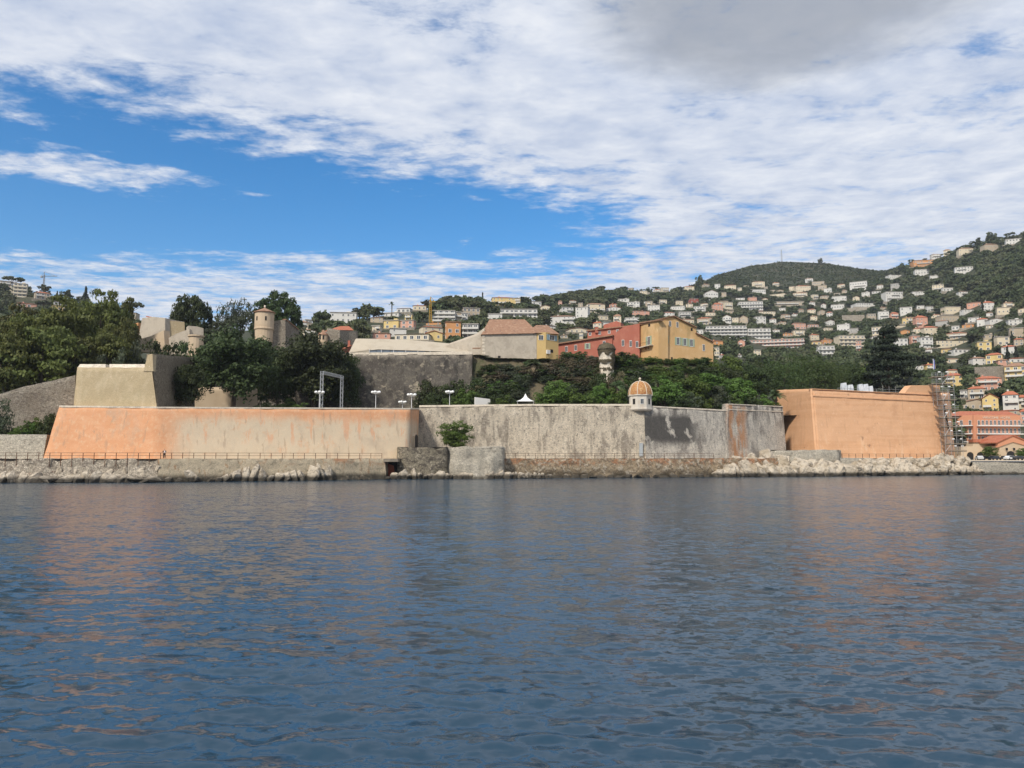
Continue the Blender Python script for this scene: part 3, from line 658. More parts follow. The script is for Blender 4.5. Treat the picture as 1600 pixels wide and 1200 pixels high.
# --- yellow gabled house
r = B('gabled_house', 'ochre gabled house with pale green shutters and a balcony, above the dense shrubs', 'house', 1050, 566, 206)
pf = PL(1029, 204, 1115, 211); ps = PL(999, 213, 1029, 204)
facade(r, 'wall', pf, [(1029, 600), (1114.5, 600), (1114.5, 534.5), (1088, 521), (1088, 512.5), (1053, 494.5), (1029, 500)], 14, MAT['ochre'])
facade(r, 'side_wall', ps, [(999, 600), (1029, 600), (1029, 500), (999, 505)], 3, MAT['ochre'], .02)
def slope(root, name, pl, a, b, depth, mat, th=.25, over=.5):
    A, B_ = pl.at(*a, over)-root.location, pl.at(*b, over)-root.location; up = Vector((0, 0, th))
    mb = MB(); mb.prism([A, B_, B_+up, A+up], -pl.n*(depth+2*over)); return mb.build(name, mat, root)
slope(r, 'roof', pf, (1027, 500), (1053, 494), 14, MAT['tile']); slope(r, 'roof', pf, (1053, 494), (1089, 512), 14, MAT['tile']); slope(r, 'roof', pf, (1088, 520.6), (1116, 535), 13, MAT['tile'])
facade(r, 'eaves', ps, [(998, 505.5), (1030, 500.5), (1030, 499), (998, 503.5)], 1.5, MAT['tile'], .5)
window(r, pf, 1036, 524, 1041.5, 536, 'green_shutter')
for x in (1057, 1067.5, 1078): window(r, pf, x, 527+(x-1057)*.13, x+4.6, 539+(x-1057)*.13, 'green_shutter')
for x, y in ((1045, 501.5), (1056.5, 503)): window(r, pf, x, y, x+3.6, y+8.5)
window(r, pf, 1079.3, 512.5, 1082, 517, kind='dark'); window(r, pf, 1097.5, 538, 1101.3, 548.5); window(r, pf, 1048.5, 558, 1051, 564, kind='dark')
window(r, ps, 1011.8, 525.5, 1016, 540, 'green_shutter'); window(r, ps, 1013, 505.5, 1016, 510.5, kind='dark')
c, w_, h_ = rect(ps, 1002, 540, 1021, 543); mb = MB().box(-w_/2, w_/2, -1.1, .1, -.12, .12); inst('balcony', mb.mesh('balcony', MAT['coping']), r, ps.mat(c-r.location, 1, 1))
mb = MB()
for i in range(13): mb.box(-w_/2+i*w_/12.5, -w_/2+i*w_/12.5+.03, -1.08, -1.05, .12, 1.05)
mb.box(-w_/2, w_/2, -1.09, -1.04, 1.05, 1.1); inst('balustrade', mb.mesh('balustrade', MAT['rust']), r, ps.mat(c-r.location, 1, 1))
mb = MB()
for sx in (-.6, .6): mb.prism([(sx, -.9, -.12), (sx, 0, -.12), (sx, 0, -.9)], (.2, 0, 0))
inst('bracket', mb.mesh('bracket', MAT['tile']), r, ps.mat(c-r.location, 1, 1))
# --- red building
r = B('red_building', 'long faded red building with tiled eaves adjoining the ochre gabled house', 'building', 940, 556, 215)
pr = PL(956, 214, 999.5, 211); pw = PL(872, 222, 956.5, 213.5); pu = PL(917, 226, 999, 219)
facade(r, 'wall', pr, [(956, 600), (999.3, 600), (999.3, 505.5), (975, 510), (956.5, 524)], 12, MAT['red_plaster'])
facade(r, 'wing_wall', pw, [(872, 600), (956.6, 600), (956.6, 524.5), (872, 537)], 7, MAT['red_plaster'])
slope(r, 'wing_roof', pw, (871, 537.5), (957, 524.5), 6, MAT['tile'], .3, .7)
facade(r, 'upper_wall', pu, [(918, 545), (999, 545), (999, 508), (918, 517)], 8, MAT['red_plaster'])
slope(r, 'upper_roof', pu, (916, 517.3), (999.5, 508), 8, MAT['tile'], .3, .6)
facade(r, 'penthouse', PL(943, 229, 970, 227), [(943, 530), (970, 530), (970, 504), (963, 501.5), (943, 507.5)], 4, MAT['red_plaster'])
facade(r, 'chimney', PL(930, 224, 936, 224), [(930, 520), (935, 520), (935, 511), (930, 511)], 1, MAT['red_plaster'])
for x, y in ((971.5, 531), (983.5, 532), (993.5, 533)): window(r, pr, x, y, x+4, y+10)
for x in (883, 897.5, 916, 942): window(r, pw, x, 541-(x-883)*.14, x+4.2, 550-(x-883)*.14, 'green_shutter' if x == 916 else None)
for x in (920, 935, 950, 963): window(r, pu, x, 519-(x-920)*.1, x+4, 524.5-(x-920)*.1, kind='far' if x != 935 else 'frame')
# --- stone house with tiled hip roof, round corner bastion and yellow annex
r = B('stone_house', 'windowless grey-beige rendered house with clay-tiled hip roof', 'house', 797, 578, 204)
ph = PL(755, 204, 838.5, 206)
facade(r, 'wall', ph, [(755, 592), (838.5, 592), (838.5, 520), (755, 522)], 14, MAT['grey_render'])
def hip(root, pl, x0, y0, x1, y1, xr0, xr1, yr, depth, mat, over=.5):
    a, b = pl.at(x0, y0, over), pl.at(x1, y1, over); n = pl.n; mid = depth/2
    c, d_ = pl.at(xr0, yr, -mid), pl.at(xr1, yr, -mid); e, f = b-n*(depth+2*over), a-n*(depth+2*over)
    mb = MB(); mb.add([p-root.location for p in (a, b, e, f, c, d_)], [(0, 1, 5, 4), (1, 2, 5), (2, 3, 4, 5), (3, 0, 4), (0, 3, 2, 1)])
    return mb.build('roof', mat, root)
hip(r, ph, 752, 522.5, 842, 520.5, 765, 820, 499, 14, MAT['tile'])
window(r, ph, 778, 556, 782, 561, kind='dark')
mb = MB()
for i in range(11): mb.box(-.35, .3+.2*(i % 2), -.06, .3, -i*.9-.75, -i*.9-.1)
inst('quoins', mb.mesh('quoins', MAT['coping']), r, ph.mat(ph.at(755.5, 523)-r.location, 1, 1))
facade(r, 'base_wall', ph, [(748, 605), (842, 605), (842, 574), (748, 577)], 6, MAT['rubble'], .5)
r = B('yellow_annex', 'narrow yellow house with pale blue shutters joined to the tiled stone house', 'house', 856, 570, 206)
pa = PL(838.5, 206, 853, 206.5); pb_ = PL(853, 206.5, 872.5, 210)
facade(r, 'wall', pa, [(838.8, 590), (853, 590), (853, 519), (838.8, 519.5)], 9, MAT['yellow_plaster']); facade(r, 'wall', pb_, [(853, 590), (872.5, 590), (872.5, 521), (853, 519)], 9, MAT['yellow_plaster'])
hip(r, PL(838.5, 206, 872, 209), 836, 520, 874.5, 522, 838, 855, 508, 9, MAT['tile'])
window(r, pa, 841.5, 523.5, 849, 531.5); window(r, pb_, 858.5, 523.5, 866, 532, 'blue_shutter'); window(r, pb_, 860, 546, 864, 551, kind='dark')
c, w_, h_ = rect(pb_, 853.5, 547, 858.5, 553); inst('air_conditioner', MB().box(-.5, .5, -.35, .05, -.5, .5).mesh('air_conditioner', MAT['white']), r, pb_.mat(c-r.location, w_, h_))
r = B('round_bastion', 'small rounded stone bastion with slit windows left of the tiled stone house', 'bastion', 744, 582, 206)
c = P(748, 560, 208)-r.location; zb = G(745, 205)-1-r.location.z-12; zt = ZP(545, 205)-r.location.z; rad = 2.9
mb = MB(); mb.lathe([(rad+.5, zb), (rad, zt-.5), (rad, zt)], 24, (c.x, c.y, 0)); mb.build('wall', MAT['rubble'], r)
mb = MB(); mb.lathe([(rad+.15, zt), (rad+.2, zt+.3), (.05, zt+1.3)], 24, (c.x, c.y, 0)); mb.build('roof', MAT['tile'], r)
for x in (738.5, 742, 747): window(r, PL(733, 205.6, 755, 205.2), x, 547, x+1.5, 552.5, kind='dark')

# --- turrets
def turret(name, label, px, py0, py1, Y, rpx, mat, roofmat, roof_py, cap=True, sides=20, slits=()):
    r = B(name, label, 'turret', px, py1, Y); z0 = -2.5; z1 = ZP(py0, Y)-r.location.z; R0 = rpx*Y/F; zr = ZP(roof_py, Y)-r.location.z
    mb = MB(); mb.lathe([(R0*.9, z0), (R0*.95, z1*.18), (R0*1.04, z1*.2), (R0*1.04, z1*.26), (R0, z1*.28), (R0, z1)], sides); mb.build('wall', mat, r)
    mb = MB(); mb.lathe([(R0*.9, z1), (R0*1.12, z1-.05), (R0*1.12, z1+.15), (.06, zr)], sides); mb.build('roof', roofmat, r)
    if cap: mb = MB(); mb.lathe([(.05, zr-.1), (.28, zr+.1), (.3, zr+.5), (.1, zr+.8), (0, zr+.9)], 8); mb.build('finial', MAT['coping'], r)
    for a, zz in slits:
        aa = math.pi*1.5+a; M4 = Matrix.Translation((math.cos(aa)*R0, math.sin(aa)*R0, z1*zz)) @ Matrix.Rotation(a, 4, 'Z') @ Matrix.Diagonal((.45, 1.5, 1.2, 1)); inst('slit', W_DARK, r, M4)
    return r
turret('round_turret', 'round peach turret with conical tiled roof above the dark trees', 412.5, 489, 522, 222, 14.8, MAT['beige'], MAT['tile'], 481, slits=((-.55, .68), (.45, .68)))
turret('small_turret', 'small cream turret with pointed roof beside the grey keep', 504.5, 524, 538, 222, 7.2, MAT['beige'], MAT['tile'], 515, False, slits=((-.4, .7), (.3, .7)))
r = B('keep_wall', 'broken pale stone rampart joined to the round peach turret', 'wall', 446, 525, 224)
pk = PL(425, 223, 446, 224); facade(r, 'wall', pk, [(424, 550), (446, 550), (446, 503), (440, 500), (424, 502)], 3, MAT['rubble']); pk2 = PL(446, 224, 470, 232)
facade(r, 'flank', pk2, [(446, 550), (470, 550), (470, 518), (462, 512), (448, 500), (446, 500)], 1.5, MAT['rubble']); slope(r, 'coping', pk2, (447, 499.5), (468, 516), .6, MAT['tile'], .25, .3)
r = B('grey_keep', 'square grey stone keep with red-tiled roof behind the marquee end', 'tower', 535, 545, 226)
pk = PL(511, 226, 531, 222); pk2 = PL(531, 222, 559, 230)
facade(r, 'wall', pk, [(511, 565), (531, 565), (531, 516), (511, 512.5)], 6, MAT['rubble']); facade(r, 'wall', pk2, [(531, 565), (559, 565), (559, 517.5), (531, 516)], 7, MAT['rubble'])
hip(r, PL(522, 226, 552, 231), 522, 515.5, 553, 516, 532, 545, 509.5, 8, MAT['tile_red'], .2)
r = B('red_cabin', 'small dark red cabin tucked at the left end of the marquee', 'cabin', 540, 552, 206)
pk = PL(533, 205, 550, 207); facade(r, 'wall', pk, [(533, 556), (549, 556), (549, 541), (533, 548)], 3, MAT['red_plaster']); slope(r, 'roof', pk, (532, 548), (550, 540), 3, MAT['tile_red'], .2, .3); facade(r, 'chimney', PL(543, 207, 548, 207), [(543.5, 545), (547, 545), (547, 532), (543.5, 532)], .7, MAT['red_plaster'])
# ivy sentry turret
r = B('ivy_turret', 'ruined white sentry turret overgrown with ivy on the bank', 'turret', 948, 580, 196); R0 = 2.05
mb = MB(); mb.lathe([(R0*.9, -3), (R0*.92, .2), (R0*.88, 1.6), (R0*.95, 2.6), (R0, 5.6), (R0*1.08, 5.7), (R0*.8, 6.7), (.1, 7.3)], 12); mb.build('wall', MAT['coping'], r)
window(r, PL(940, 194, 958, 194.1), 951, 547.5, 953.5, 552, kind='dark')

# --- pieces of the fort on the left hill
def hill_wall(name, label, pl, poly, depth, mat, cat='wall'):
    r = B(name, label, cat, poly[0][0], poly[0][1], pl.A.y); facade(r, 'wall', pl, poly, depth, mat); return r
r = hill_wall('fort_wall', 'tan fort wall with tiled ridge on the slope behind the hedge', PL(215, 218, 258, 214), [(213, 545), (258, 545), (258, 497), (240, 495), (222, 497)], 6, MAT['grey_render'])
slope(r, 'roof', PL(228, 219, 252, 217), (228, 495), (252, 499.5), 3, MAT['tile_red'], .3, .2)
hill_wall('fort_wall', 'peach sloping fort wall below the round dark tree', PL(214, 206, 258, 202), [(214, 550), (258, 550), (256, 516), (236, 525), (214, 531)], 2, MAT['beige'])
hill_wall('fort_wall', 'tan fort wall behind the small shrub on the left slope', PL(256, 216, 290, 218), [(256, 545), (290, 545), (288, 503), (262, 501), (256, 505)], 3, MAT['tan'])
hill_wall('fort_wall', 'pale angular fort corner above a peach drum', PL(294, 204, 318, 206), [(294, 560), (318, 560), (318, 513), (308, 510), (294, 509)], 3, MAT['grey_render'])
hill_wall('ramp_wall', 'beige sloping ramp wall leading to the fort corner', PL(256, 204, 295, 203), [(256, 555), (296, 555), (296, 514), (276, 521), (256, 532)], 1.2, MAT['grey_render'])
r = B('peach_drum', 'short peach drum wall with stone lip below the fort corner', 'wall', 306, 540, 201); mb = MB(); mb.lathe([(1.9, -3), (1.8, 2.2), (2.1, 2.3), (2.1, 2.7), (0, 2.7)], 16); mb.build('wall', MAT['beige'], r)
r = B('ochre_cottage', 'narrow bright orange cottage end between pines and fort wall', 'house', 211, 530, 226); pk = PL(205, 226, 216, 225); facade(r, 'wall', pk, [(205, 545), (216, 545), (216, 504), (205, 507)], 6, HM['O']); window(r, pk, 212, 512, 214.5, 517, kind='dark')

# --- marquee on the upper terrace
r = B('marquee', 'long cream canvas marquee roof on the dark rampart', 'marquee', 640, 552, 204)
pm = PL(548, 202.5, 735, 204.5)
mb = MB(); n = 12; prof = []
for i in range(n+1):
    t = i/n; x0 = 577+(733-577)*t; e0 = pm.at(x0 if i else 545, 545.5+5.0*t if i else 551, .2); e1 = pm.at(556+(722-556)*t, 529+16*t*t*.62, -6); e2 = e1 - pm.n*6 + Vector((0, 0, -3.0))
    prof.append([e0-r.location, e0.lerp(e1, .5)-r.location+Vector((0, 0, -.18)), e1-r.location, e2-r.location])
for i in range(n):
    for k in range(3): mb.add([prof[i][k], prof[i+1][k], prof[i+1][k+1], prof[i][k+1]], [(0, 1, 2, 3)])
mb.build('canopy', MAT['canvas'], r)
mb = MB(); mb.add([pm.at(545, 551.5, .1)-r.location, pm.at(577, 552, .1)-r.location, pm.at(577, 545.5, .1)-r.location, prof[0][2]], [(0, 1, 2, 3)]); mb.build('end_canvas', MAT['canvas'], r)
for i in range(8):
    x = 577+i*11; mb = MB(); mb.prism([pm.at(x+.3, 552)-r.location, pm.at(x+10.7, 552)-r.location, pm.at(x+10.7, 546.4+i*.35)-r.location, pm.at(x+.3, 546.2+i*.35)-r.location], -pm.n*.08); mb.build('side_panel', MAT['mesh_blue'], r)
for i in range(9):
    x = 577+i*19; a = pm.at(x, 553, .12)-r.location; b_ = pm.at(x, 545.8+i*.55, .12)-r.location; mb = MB(); mb.tube([a, b_], .08, 5); mb.build('pole', MAT['white_metal'], r)
# party tent, white screen, terrace kiosk
r = B('party_tent', 'small white peaked party tent among the shrubs', 'tent', 821, 634, 184); c = r.location
r.location = on_ground(821, 184); z = ZP(628, 184)-r.location.z; zt = ZP(615, 184)-r.location.z; hw = 1.9
mb = MB(); N_ = 8; pr_ = [(hw*1.15, z), (hw*.62, z+.45), (hw*.25, z+1.05), (.03, zt)]
vs_ = [(rr*sx, rr*sy, zz) for rr, zz in pr_ for sx, sy in ((-1, -1), (1, -1), (1, 1), (-1, 1))]
mb.add(vs_, [(i*4+j, i*4+(j+1) % 4, i*4+4+(j+1) % 4, i*4+4+j) for i in range(3) for j in range(4)]); mb.build('canopy', MAT['canvas_white'], r)
for sx in (-1, 1):
    for sy in (-1, 1): mb = MB(); mb.tube([(sx*hw, sy*hw, 0), (sx*hw, sy*hw, z+.1)], .05, 5); mb.build('pole', MAT['white_metal'], r)
r = B('white_screen', 'plain white panel standing on the terrace beside clipped bushes', 'panel', 754, 636, 180); r.location = on_ground(754, 180)
pk = PL(742, 180, 766, 182); facade(r, 'panel', pk, [(742, 642), (766, 642), (766, 623.5), (742, 620.5)], .25, MAT['white']); facade(r, 'foot', pk, [(744, 645), (746, 645), (746, 640), (744, 640)], 1, MAT['steel'], .2)
# lamps with white globes
def globe_lamp(px, pyt, Y, lab):
    b_ = on_ground(px, Y); h_ = ZP(pyt, Y)-b_.z; r = empty('globe_lamp', b_, random.uniform(-.3, .3), lab, 'street lamp', 'white globe lamps on the terrace')
    mb = MB(); mb.tube([(0, 0, 0), (0, 0, h_-.3)], [.09, .06], 8); mb.build('post', MAT['white_metal'], r)
    mb = MB(); mb.tube([(-.75, 0, h_-.5), (.75, 0, h_-.5)], .05, 6); mb.tube([(0, -.75, h_-.5), (0, .75, h_-.5)], .05, 6); mb.build('arm', MAT['white_metal'], r)
    for a, b2_ in ((-.75, 0), (.75, 0), (0, -.75), (0, .75)):
        mb = MB(); mb.lathe([(.08, -.3), (.3, -.2), (.4, 0), (.3, .24), (0, .34)], 12, (a, b2_, h_-.2)); mb.build('globe', MAT['globe'], r, True)
gl = 'white post lamp with a cluster of globes along the bastion terrace'
for px, pyt, Y in ((498.5, 611.5, 170), (586.7, 611.5, 172), (642.8, 615.5, 176), (702.3, 611, 180), (628.5, 627, 192), (696.8, 625, 190)): globe_lamp(px, pyt, Y, gl)
# stage truss
r = B('stage_truss', 'aluminium lighting truss gantry on the terrace by the dark trees', 'truss', 515, 636, 178); a = on_ground(501.5, 172); b_ = on_ground(533, 182); r.location = a; h1 = ZP(580, 172)-a.z
def lattice(root, name, A, B_, wd=.55, n=9):
    A = Vector(A); B_ = Vector(B_); t = (B_-A).normalized(); u = t.cross(Vector((0, 0, 1)) if abs(t.z) < .9 else Vector((1, 0, 0))).normalized()*wd/2; v = t.cross(u).normalized()*wd/2
    mb = MB(); cs = [u+v, u-v, -u-v, -u+v]
    for c in cs: mb.tube([A+c, B_+c], .05, 5)
    for i in range(n):
        for k in range(4): mb.tube([A.lerp(B_, i/n)+cs[k], A.lerp(B_, (i+1)/n)+cs[(k+1) % 4]], .028, 4)
    return mb.build(name, MAT['alu'], root)
bb = b_-a; lattice(r, 'tower', (0, 0, 0), (0, 0, h1)); lattice(r, 'tower', bb, bb+Vector((0, 0, h1-bb.z))); lattice(r, 'beam', (0, 0, h1-.3), (bb.x, bb.y, h1-.3), .6, 22)
for p in (Vector((0, 0, 0)), bb): mb = MB(); mb.box(p.x-.7, p.x+.7, p.y-.7, p.y+.7, p.z-.05, p.z+.06); mb.build('base_plate', MAT['steel'], r)

# --- echauguette on the wall corner
r = B('sentry_turret', 'white octagonal sentry turret with glazed orange-tiled dome on the wall corner', 'turret', 1003, 640, 172.6)
r.location.y += 2.0; r.location.z += .35; Y = 172.6; k = Y/F; R0 = 18.6*k; z0 = 0; z1 = ZP(617, Y)-r.location.z
MAT['dome'] = M('glazed dome tiles', (.42, .22, .08), rough=.5, layers=[((.36, .13, .05), (3.2, 3.2, 3.2), .5, .58, .9), ((.62, .43, .2), (2.6, 2.6, 2.6), .56, .64, .8), ((.12, .06, .03), (3.5, 3.5, 3.5), .64, .7, .8)], bump=(4, .8, .1))
mb = MB(); mb.lathe([(R0*.8, -.7), (R0, -.3), (R0*1.03, -.3), (R0*1.03, 0), (R0*.97, .05), (R0*.97, z1-.15), (R0*1.07, z1-.12), (R0*1.07, z1+.12), (R0, z1+.12)], 8, a0=math.pi/8, a1=math.pi/8+2*math.pi); mb.build('wall', M('white limewash', (.58, .53, .455), layers=[((.5, .42, .33), (.6, .6, .4), .48, .66, .6)], bump=(2, .4, .08)), r)
prof_ = [(R0*1.02*math.cos(t)**.82, z1+.12 + math.sin(t)*3.15) for t in np.linspace(0, math.pi/2*.97, 12)]
mb = MB(); mb.lathe(prof_, 24); mb.build('dome', MAT['dome'], r, True)
for j in range(8):
    a = math.pi/8+j*math.pi/4; mb = MB(); mb.tube([(rr*math.cos(a)*1.01, rr*math.sin(a)*1.01, zz) for rr, zz in prof_], .09, 5); mb.build('rib', MAT['coping'], r)
zt = prof_[-1][1]; mb = MB(); mb.lathe([(.25, zt-.15), (.12, zt+.3), (.3, zt+.5), (.3, zt+.68), (.1, zt+.85), (0, zt+.87)], 10); mb.build('finial', MAT['coping'], r)
for j, ww in ((5, .5), (6, .62), (7, .45)):
    a = j*math.pi/4; rr = R0*.97*math.cos(math.pi/8)+.01
    M4 = Matrix.Translation((rr*math.cos(a), rr*math.sin(a), 1.5)) @ Matrix.Rotation(a+math.pi/2, 4, 'Z') @ Matrix.Diagonal((ww*1.3, 1, 1.25, 1)); o = inst('window', W_FR if j == 6 else W_DARK, r, M4)
    if j == 6: inst('pane', W_PANE, o, Matrix.Identity(4))
# blue-grey door at the foot of that corner, arched door in the bastion return face
r = B('wall_door', 'weathered blue-grey door at the foot of the grey curtain wall', 'door', 1000, 712, 171.8); pk = PL(960, 172.1, 1009, 171.7); facade(r, 'leaf', pk, [(999, 713), (1004.5, 713), (1004.5, 692), (999, 692)], .3, M('faded blue paint', (.33, .36, .38)), .15); facade(r, 'lintel', pk, [(998, 692), (1005.5, 692), (1005.5, 690.6), (998, 690.6)], .3, MAT['coping'], .2)
r = B('arched_doorway', 'small arched doorway in the orange bastion return face', 'doorway', 650, 700, 170); pk = PL(640.5, 160.6, 653.6, 173.4)
facade(r, 'opening', pk, [(648.3, 702), (653, 702), (653, 682), (651.8, 679), (649.8, 679), (648.4, 682)], .5, MAT['dark'], .25); facade(r, 'surround', pk, [(647.6, 702), (648.3, 702), (648.3, 682), (650, 678.5), (652, 678.5), (652, 677), (649.6, 677), (647.6, 681)], .5, MAT['orange_old'], .3)

# --- scaffolding at the end of the orange bastion
r = B('scaffolding', 'galvanised scaffolding tower wrapped round the end of the orange bastion', 'scaffold', 1482, 714, 202); r.location.z = ZW; L = r.location
tube_me = {}
def pole(a, b, rad=.05, name='pole', mat='steel'): mb = MB(); mb.tube([a, b], rad, 5); return mb.build(name, MAT[mat], r)
lv = [(589, 1459, 1491), (600, 1458, 1492), (612, 1463, 1493), (625, 1466, 1496), (640, 1466, 1499), (653, 1467, 1499), (667, 1470, 1505), (681, 1472, 1506), (694, 1475, 1508), (705, 1480, 1508)]
Yf, Yb = 199.3, 201.2
zs = [ZP(a, Yf)-L.z for a, _, _ in lv]
for Yq in (Yf, Yb):
    for i, px in enumerate((1466, 1475, 1484, 1493, 1502)):
        top = zs[0]+1.2 if px < 1494 else zs[6]+1.1
        x = (px-800)/F*Yf-L.x; yy = Yq-L.y; z0 = 0 if px > 1474 else ZP(640, Yf)-L.z - (0 if px > 1470 else -1); pole((x, yy, z0), (x, yy, top), .06)
for (py, xa, xb), z in zip(lv, zs):
    A, Bq = (xa-800)/F*Yf-L.x, (xb-800)/F*Yf-L.x
    mb = MB(); mb.box(A, Bq, Yf-L.y+.05, Yb-L.y-.05, z-.12, z); mb.build('deck', MAT['plank'], r)
    for dz_ in (.55, 1.05): pole((A, Yf-L.y-.04, z+dz_), (Bq, Yf-L.y-.04, z+dz_), .04, 'guard_rail')
    mb = MB(); mb.box(A, Bq, Yf-L.y-.06, Yf-L.y-.02, z, z+.22); mb.build('toe_board', MAT['plank'], r)
    for f_ in (.42, .8):
        x = A+(Bq-A)*f_; mb = MB(); mb.box(x-.3, x+.3, Yf-L.y+.2, Yf-L.y+.4, z+1.25, z+1.5); mb.build('work_light', MAT['globe'], r)
for i in range(len(zs)-1):
    x0, x1 = (1475-800)/F*Yf-L.x, (1484-800)/F*Yf-L.x
    if i % 2: x0, x1 = x1, x0
    pole((x0, Yf-L.y-.08, zs[i+1]), (x1, Yf-L.y-.08, zs[i]), .04, 'brace')
# pallets, rails and worklights on the orange bastion
wrap = M('plastic wrapped pallet', (.62, .66, .70), rough=.35, layers=[((.42, .46, .5), (1.5, 1.5, 1.5), .45, .62, .7)])
for px, wpx, hp in ((1319, 8, 10), (1329, 9, 7), (1345, 7, 8), (1353, 8, 8), (1361, 6, 5)):
    b_ = on_ground(px, 202); r = empty('wrapped_pallet', b_, random.uniform(-.2, .2), 'plastic-wrapped pallet on the roof of the orange bastion', 'pallet', 'wrapped pallets on the orange bastion'); w_ = wpx*202/F; h_ = ZP(608-hp, 202)-b_.z
    mb = MB()
    for i in range(3): mb.box(-w_/2+i*w_*.4, -w_/2+i*w_*.4+w_*.2, -.6, .6, 0, .12)
    mb.box(-w_/2, w_/2, -.6, .6, .12, .16); mb.build('pallet', MAT['plank'], r)
    mb = MB(); pr_ = [(-w_/2, .16), (w_/2, .16), (w_/2*.97, h_*.8), (w_/2*.7, h_), (-w_/2*.75, h_*.97), (-w_/2*.98, h_*.75)]; mb.prism([(x, -.55, z) for x, z in pr_], (0, 1.1, 0)); mb.build('load', wrap, r)
r = B('site_railing', 'galvanised site guard rail on the orange bastion roof', 'railing', 1310, 610, 200); r.location = on_ground(1310, 200.5); L = r.location.copy()
pts = [on_ground(px, 200.5+(px-1310)*.03) for px in range(1310, 1411, 10)]
for p in pts: mb = MB(); mb.tube([p-L, p-L+Vector((0, 0, 2.9 if random.random() < .75 else 3.8))], .04, 5); mb.build('post', MAT['steel'], r)
for z in (2.3, 2.85): mb = MB(); mb.tube([p-L+Vector((0, 0, z)) for p in pts], .035, 4); mb.build('rail', MAT['steel'], r)

# ------------------------------------------------------------------ harbour quay, hotel, arcade, cars
mb = MB(); mb.add([PXw(1506, 3.35, 196), PXw(2300, 3.35, 204), PXw(2300, 3.35, 300), PXw(1460, 3.35, 300)], [(0, 1, 2, 3)]); tag(mb.build('quay', MAT['walk']), kind='structure')
rampart('quay_wall', 'pale stone harbour quay wall in front of parked cars', [((1516, PYof(-.5, 200), 200), (1516, 722, 200.5)), ((1519, PYof(-.5, 195.5), 195.5), (1520, 722, 196)), ((1700, PYof(-.5, 199), 199), (1700, 721.5, 199.5))], MAT['block'], 1.0, .8, .08)
r = B('hotel', 'salmon four-storey hotel with white balconies behind the arcade', 'hotel', 1545, 716, 291)
hf = PL(1521.5, 291, 1594, 293); hs_ = PL(1478, 299, 1521.5, 291)
facade(r, 'wall', hf, [(1521.5, 719), (1594, 719), (1594, 649), (1521.5, 648.5)], 14, MAT['hotel']); facade(r, 'side_wall', hs_, [(1478, 719), (1521.6, 719), (1521.6, 648.5), (1478, 650)], 6, MAT['hotel'], .02)
hip(r, PL(1500, 295, 1594, 294), 1478, 649.5, 1595, 650, 1500, 1575, 642.5, 14, MAT['tile_red'], .8)
facade(r, 'pier', hf, [(1521.5, 690), (1525.5, 690), (1525.5, 648.6), (1521.5, 648.6)], .8, MAT['hotel'], .5)
for py in (665.5, 678.2, 690.5):
    for pl, a, b_ in ((hf, 1525.5, 1597), (hs_, 1482, 1521.4)):
        if py > 690 and pl is hf: continue
        c, w_, h_ = rect(pl, a, py-.8, b_, py+.8); inst('balcony', MB().box(-w_/2, w_/2, -1.5, .1, -.17, .17).mesh('balcony', MAT['white']), r, pl.mat(c-r.location, 1, 1))
        mb = MB()
        for i in range(int(w_/.45)): mb.box(-w_/2+i*.45, -w_/2+i*.45+.05, -1.48, -1.43, .17, 1.05)
        mb.box(-w_/2, w_/2, -1.5, -1.42, 1.05, 1.12); inst('balustrade', mb.mesh('balustrade', MAT['steel']), r, pl.mat(c-r.location, 1, 1))
for row, (y0, y1) in enumerate(((656.5, 664.5), (669, 677.2), (681.5, 689.5))):
    for i, x in enumerate(np.arange(1527.5, 1592, 6.3)): window(r, hf, x, y0, x+3.6, y1)
    for x in (1484, 1500, 1513.5): window(r, hs_, x, y0, x+4.5, y1)
fc = bpy.data.curves.new('lettering', 'FONT'); fc.body = 'WELCOME  HOTEL'; fc.size = 1.0; fc.extrude = .04; fc.align_x = 'CENTER'; fc.align_y = 'CENTER'
to = bpy.data.objects.new('tmp', fc); col.objects.link(to); dg = bpy.context.evaluated_depsgraph_get(); tm = bpy.data.meshes.new_from_object(to.evaluated_get(dg)); bpy.data.objects.remove(to)
tm.materials.clear(); tm.materials.append(MAT['coping']); c, w_, h_ = rect(hf, 1535, 651, 1579, 654.6); tw = max(v.co.x for v in tm.vertices)*2
inst('lettering', tm, r, Matrix.Translation(c-r.location+hf.n*.12) @ Matrix(((hf.r.x*w_/tw, 0, hf.n.x, 0), (hf.r.y*w_/tw, 0, hf.n.y, 0), (0, h_/.75, 0, 0), (0, 0, 0, 1))))
# arcade buildings
def arch_poly(xc, hw, yb, ys): return [(xc+hw, yb)] + [(xc+hw*math.cos(t), ys-hw*math.sin(t)) for t in np.linspace(0, math.pi, 10)] + [(xc-hw, yb)]
r = B('arcade_house', 'low beige arcaded building with red tiled roof in front of the hotel', 'building', 1540, 718, 283)
pa = PL(1500, 284, 1562, 282)
facade(r, 'wall', pa, [(1502, 719.5), (1562, 719.5), (1562, 691), (1522, 690.5), (1520, 697), (1502, 698)], 6, MAT['beige']); slope(r, 'roof', pa, (1521, 691), (1563, 691), 3, MAT['tile_red'], 1.1, .6)
for xc in (1516, 1531.5): facade(r, 'archway', pa, arch_poly(xc, 5.2, 719.4, 711.5), .4, MAT['dark'], .05)
r = B('gabled_market_hall', 'beige hall with broad red gable roof and dark arched door on the quay', 'building', 1582, 718, 276)
pg = PL(1562, 276, 1606, 278)
facade(r, 'wall', pg, [(1562, 719.5), (1606, 719.5), (1606, 697), (1601, 694), (1583, 687.5), (1562, 697)], 9, MAT['beige'])
facade(r, 'gable_band', pg, [(1559, 699), (1583, 690.5), (1606, 697), (1606, 690), (1583, 681), (1559, 692.5)], 1.0, MAT['hotel'], .4)
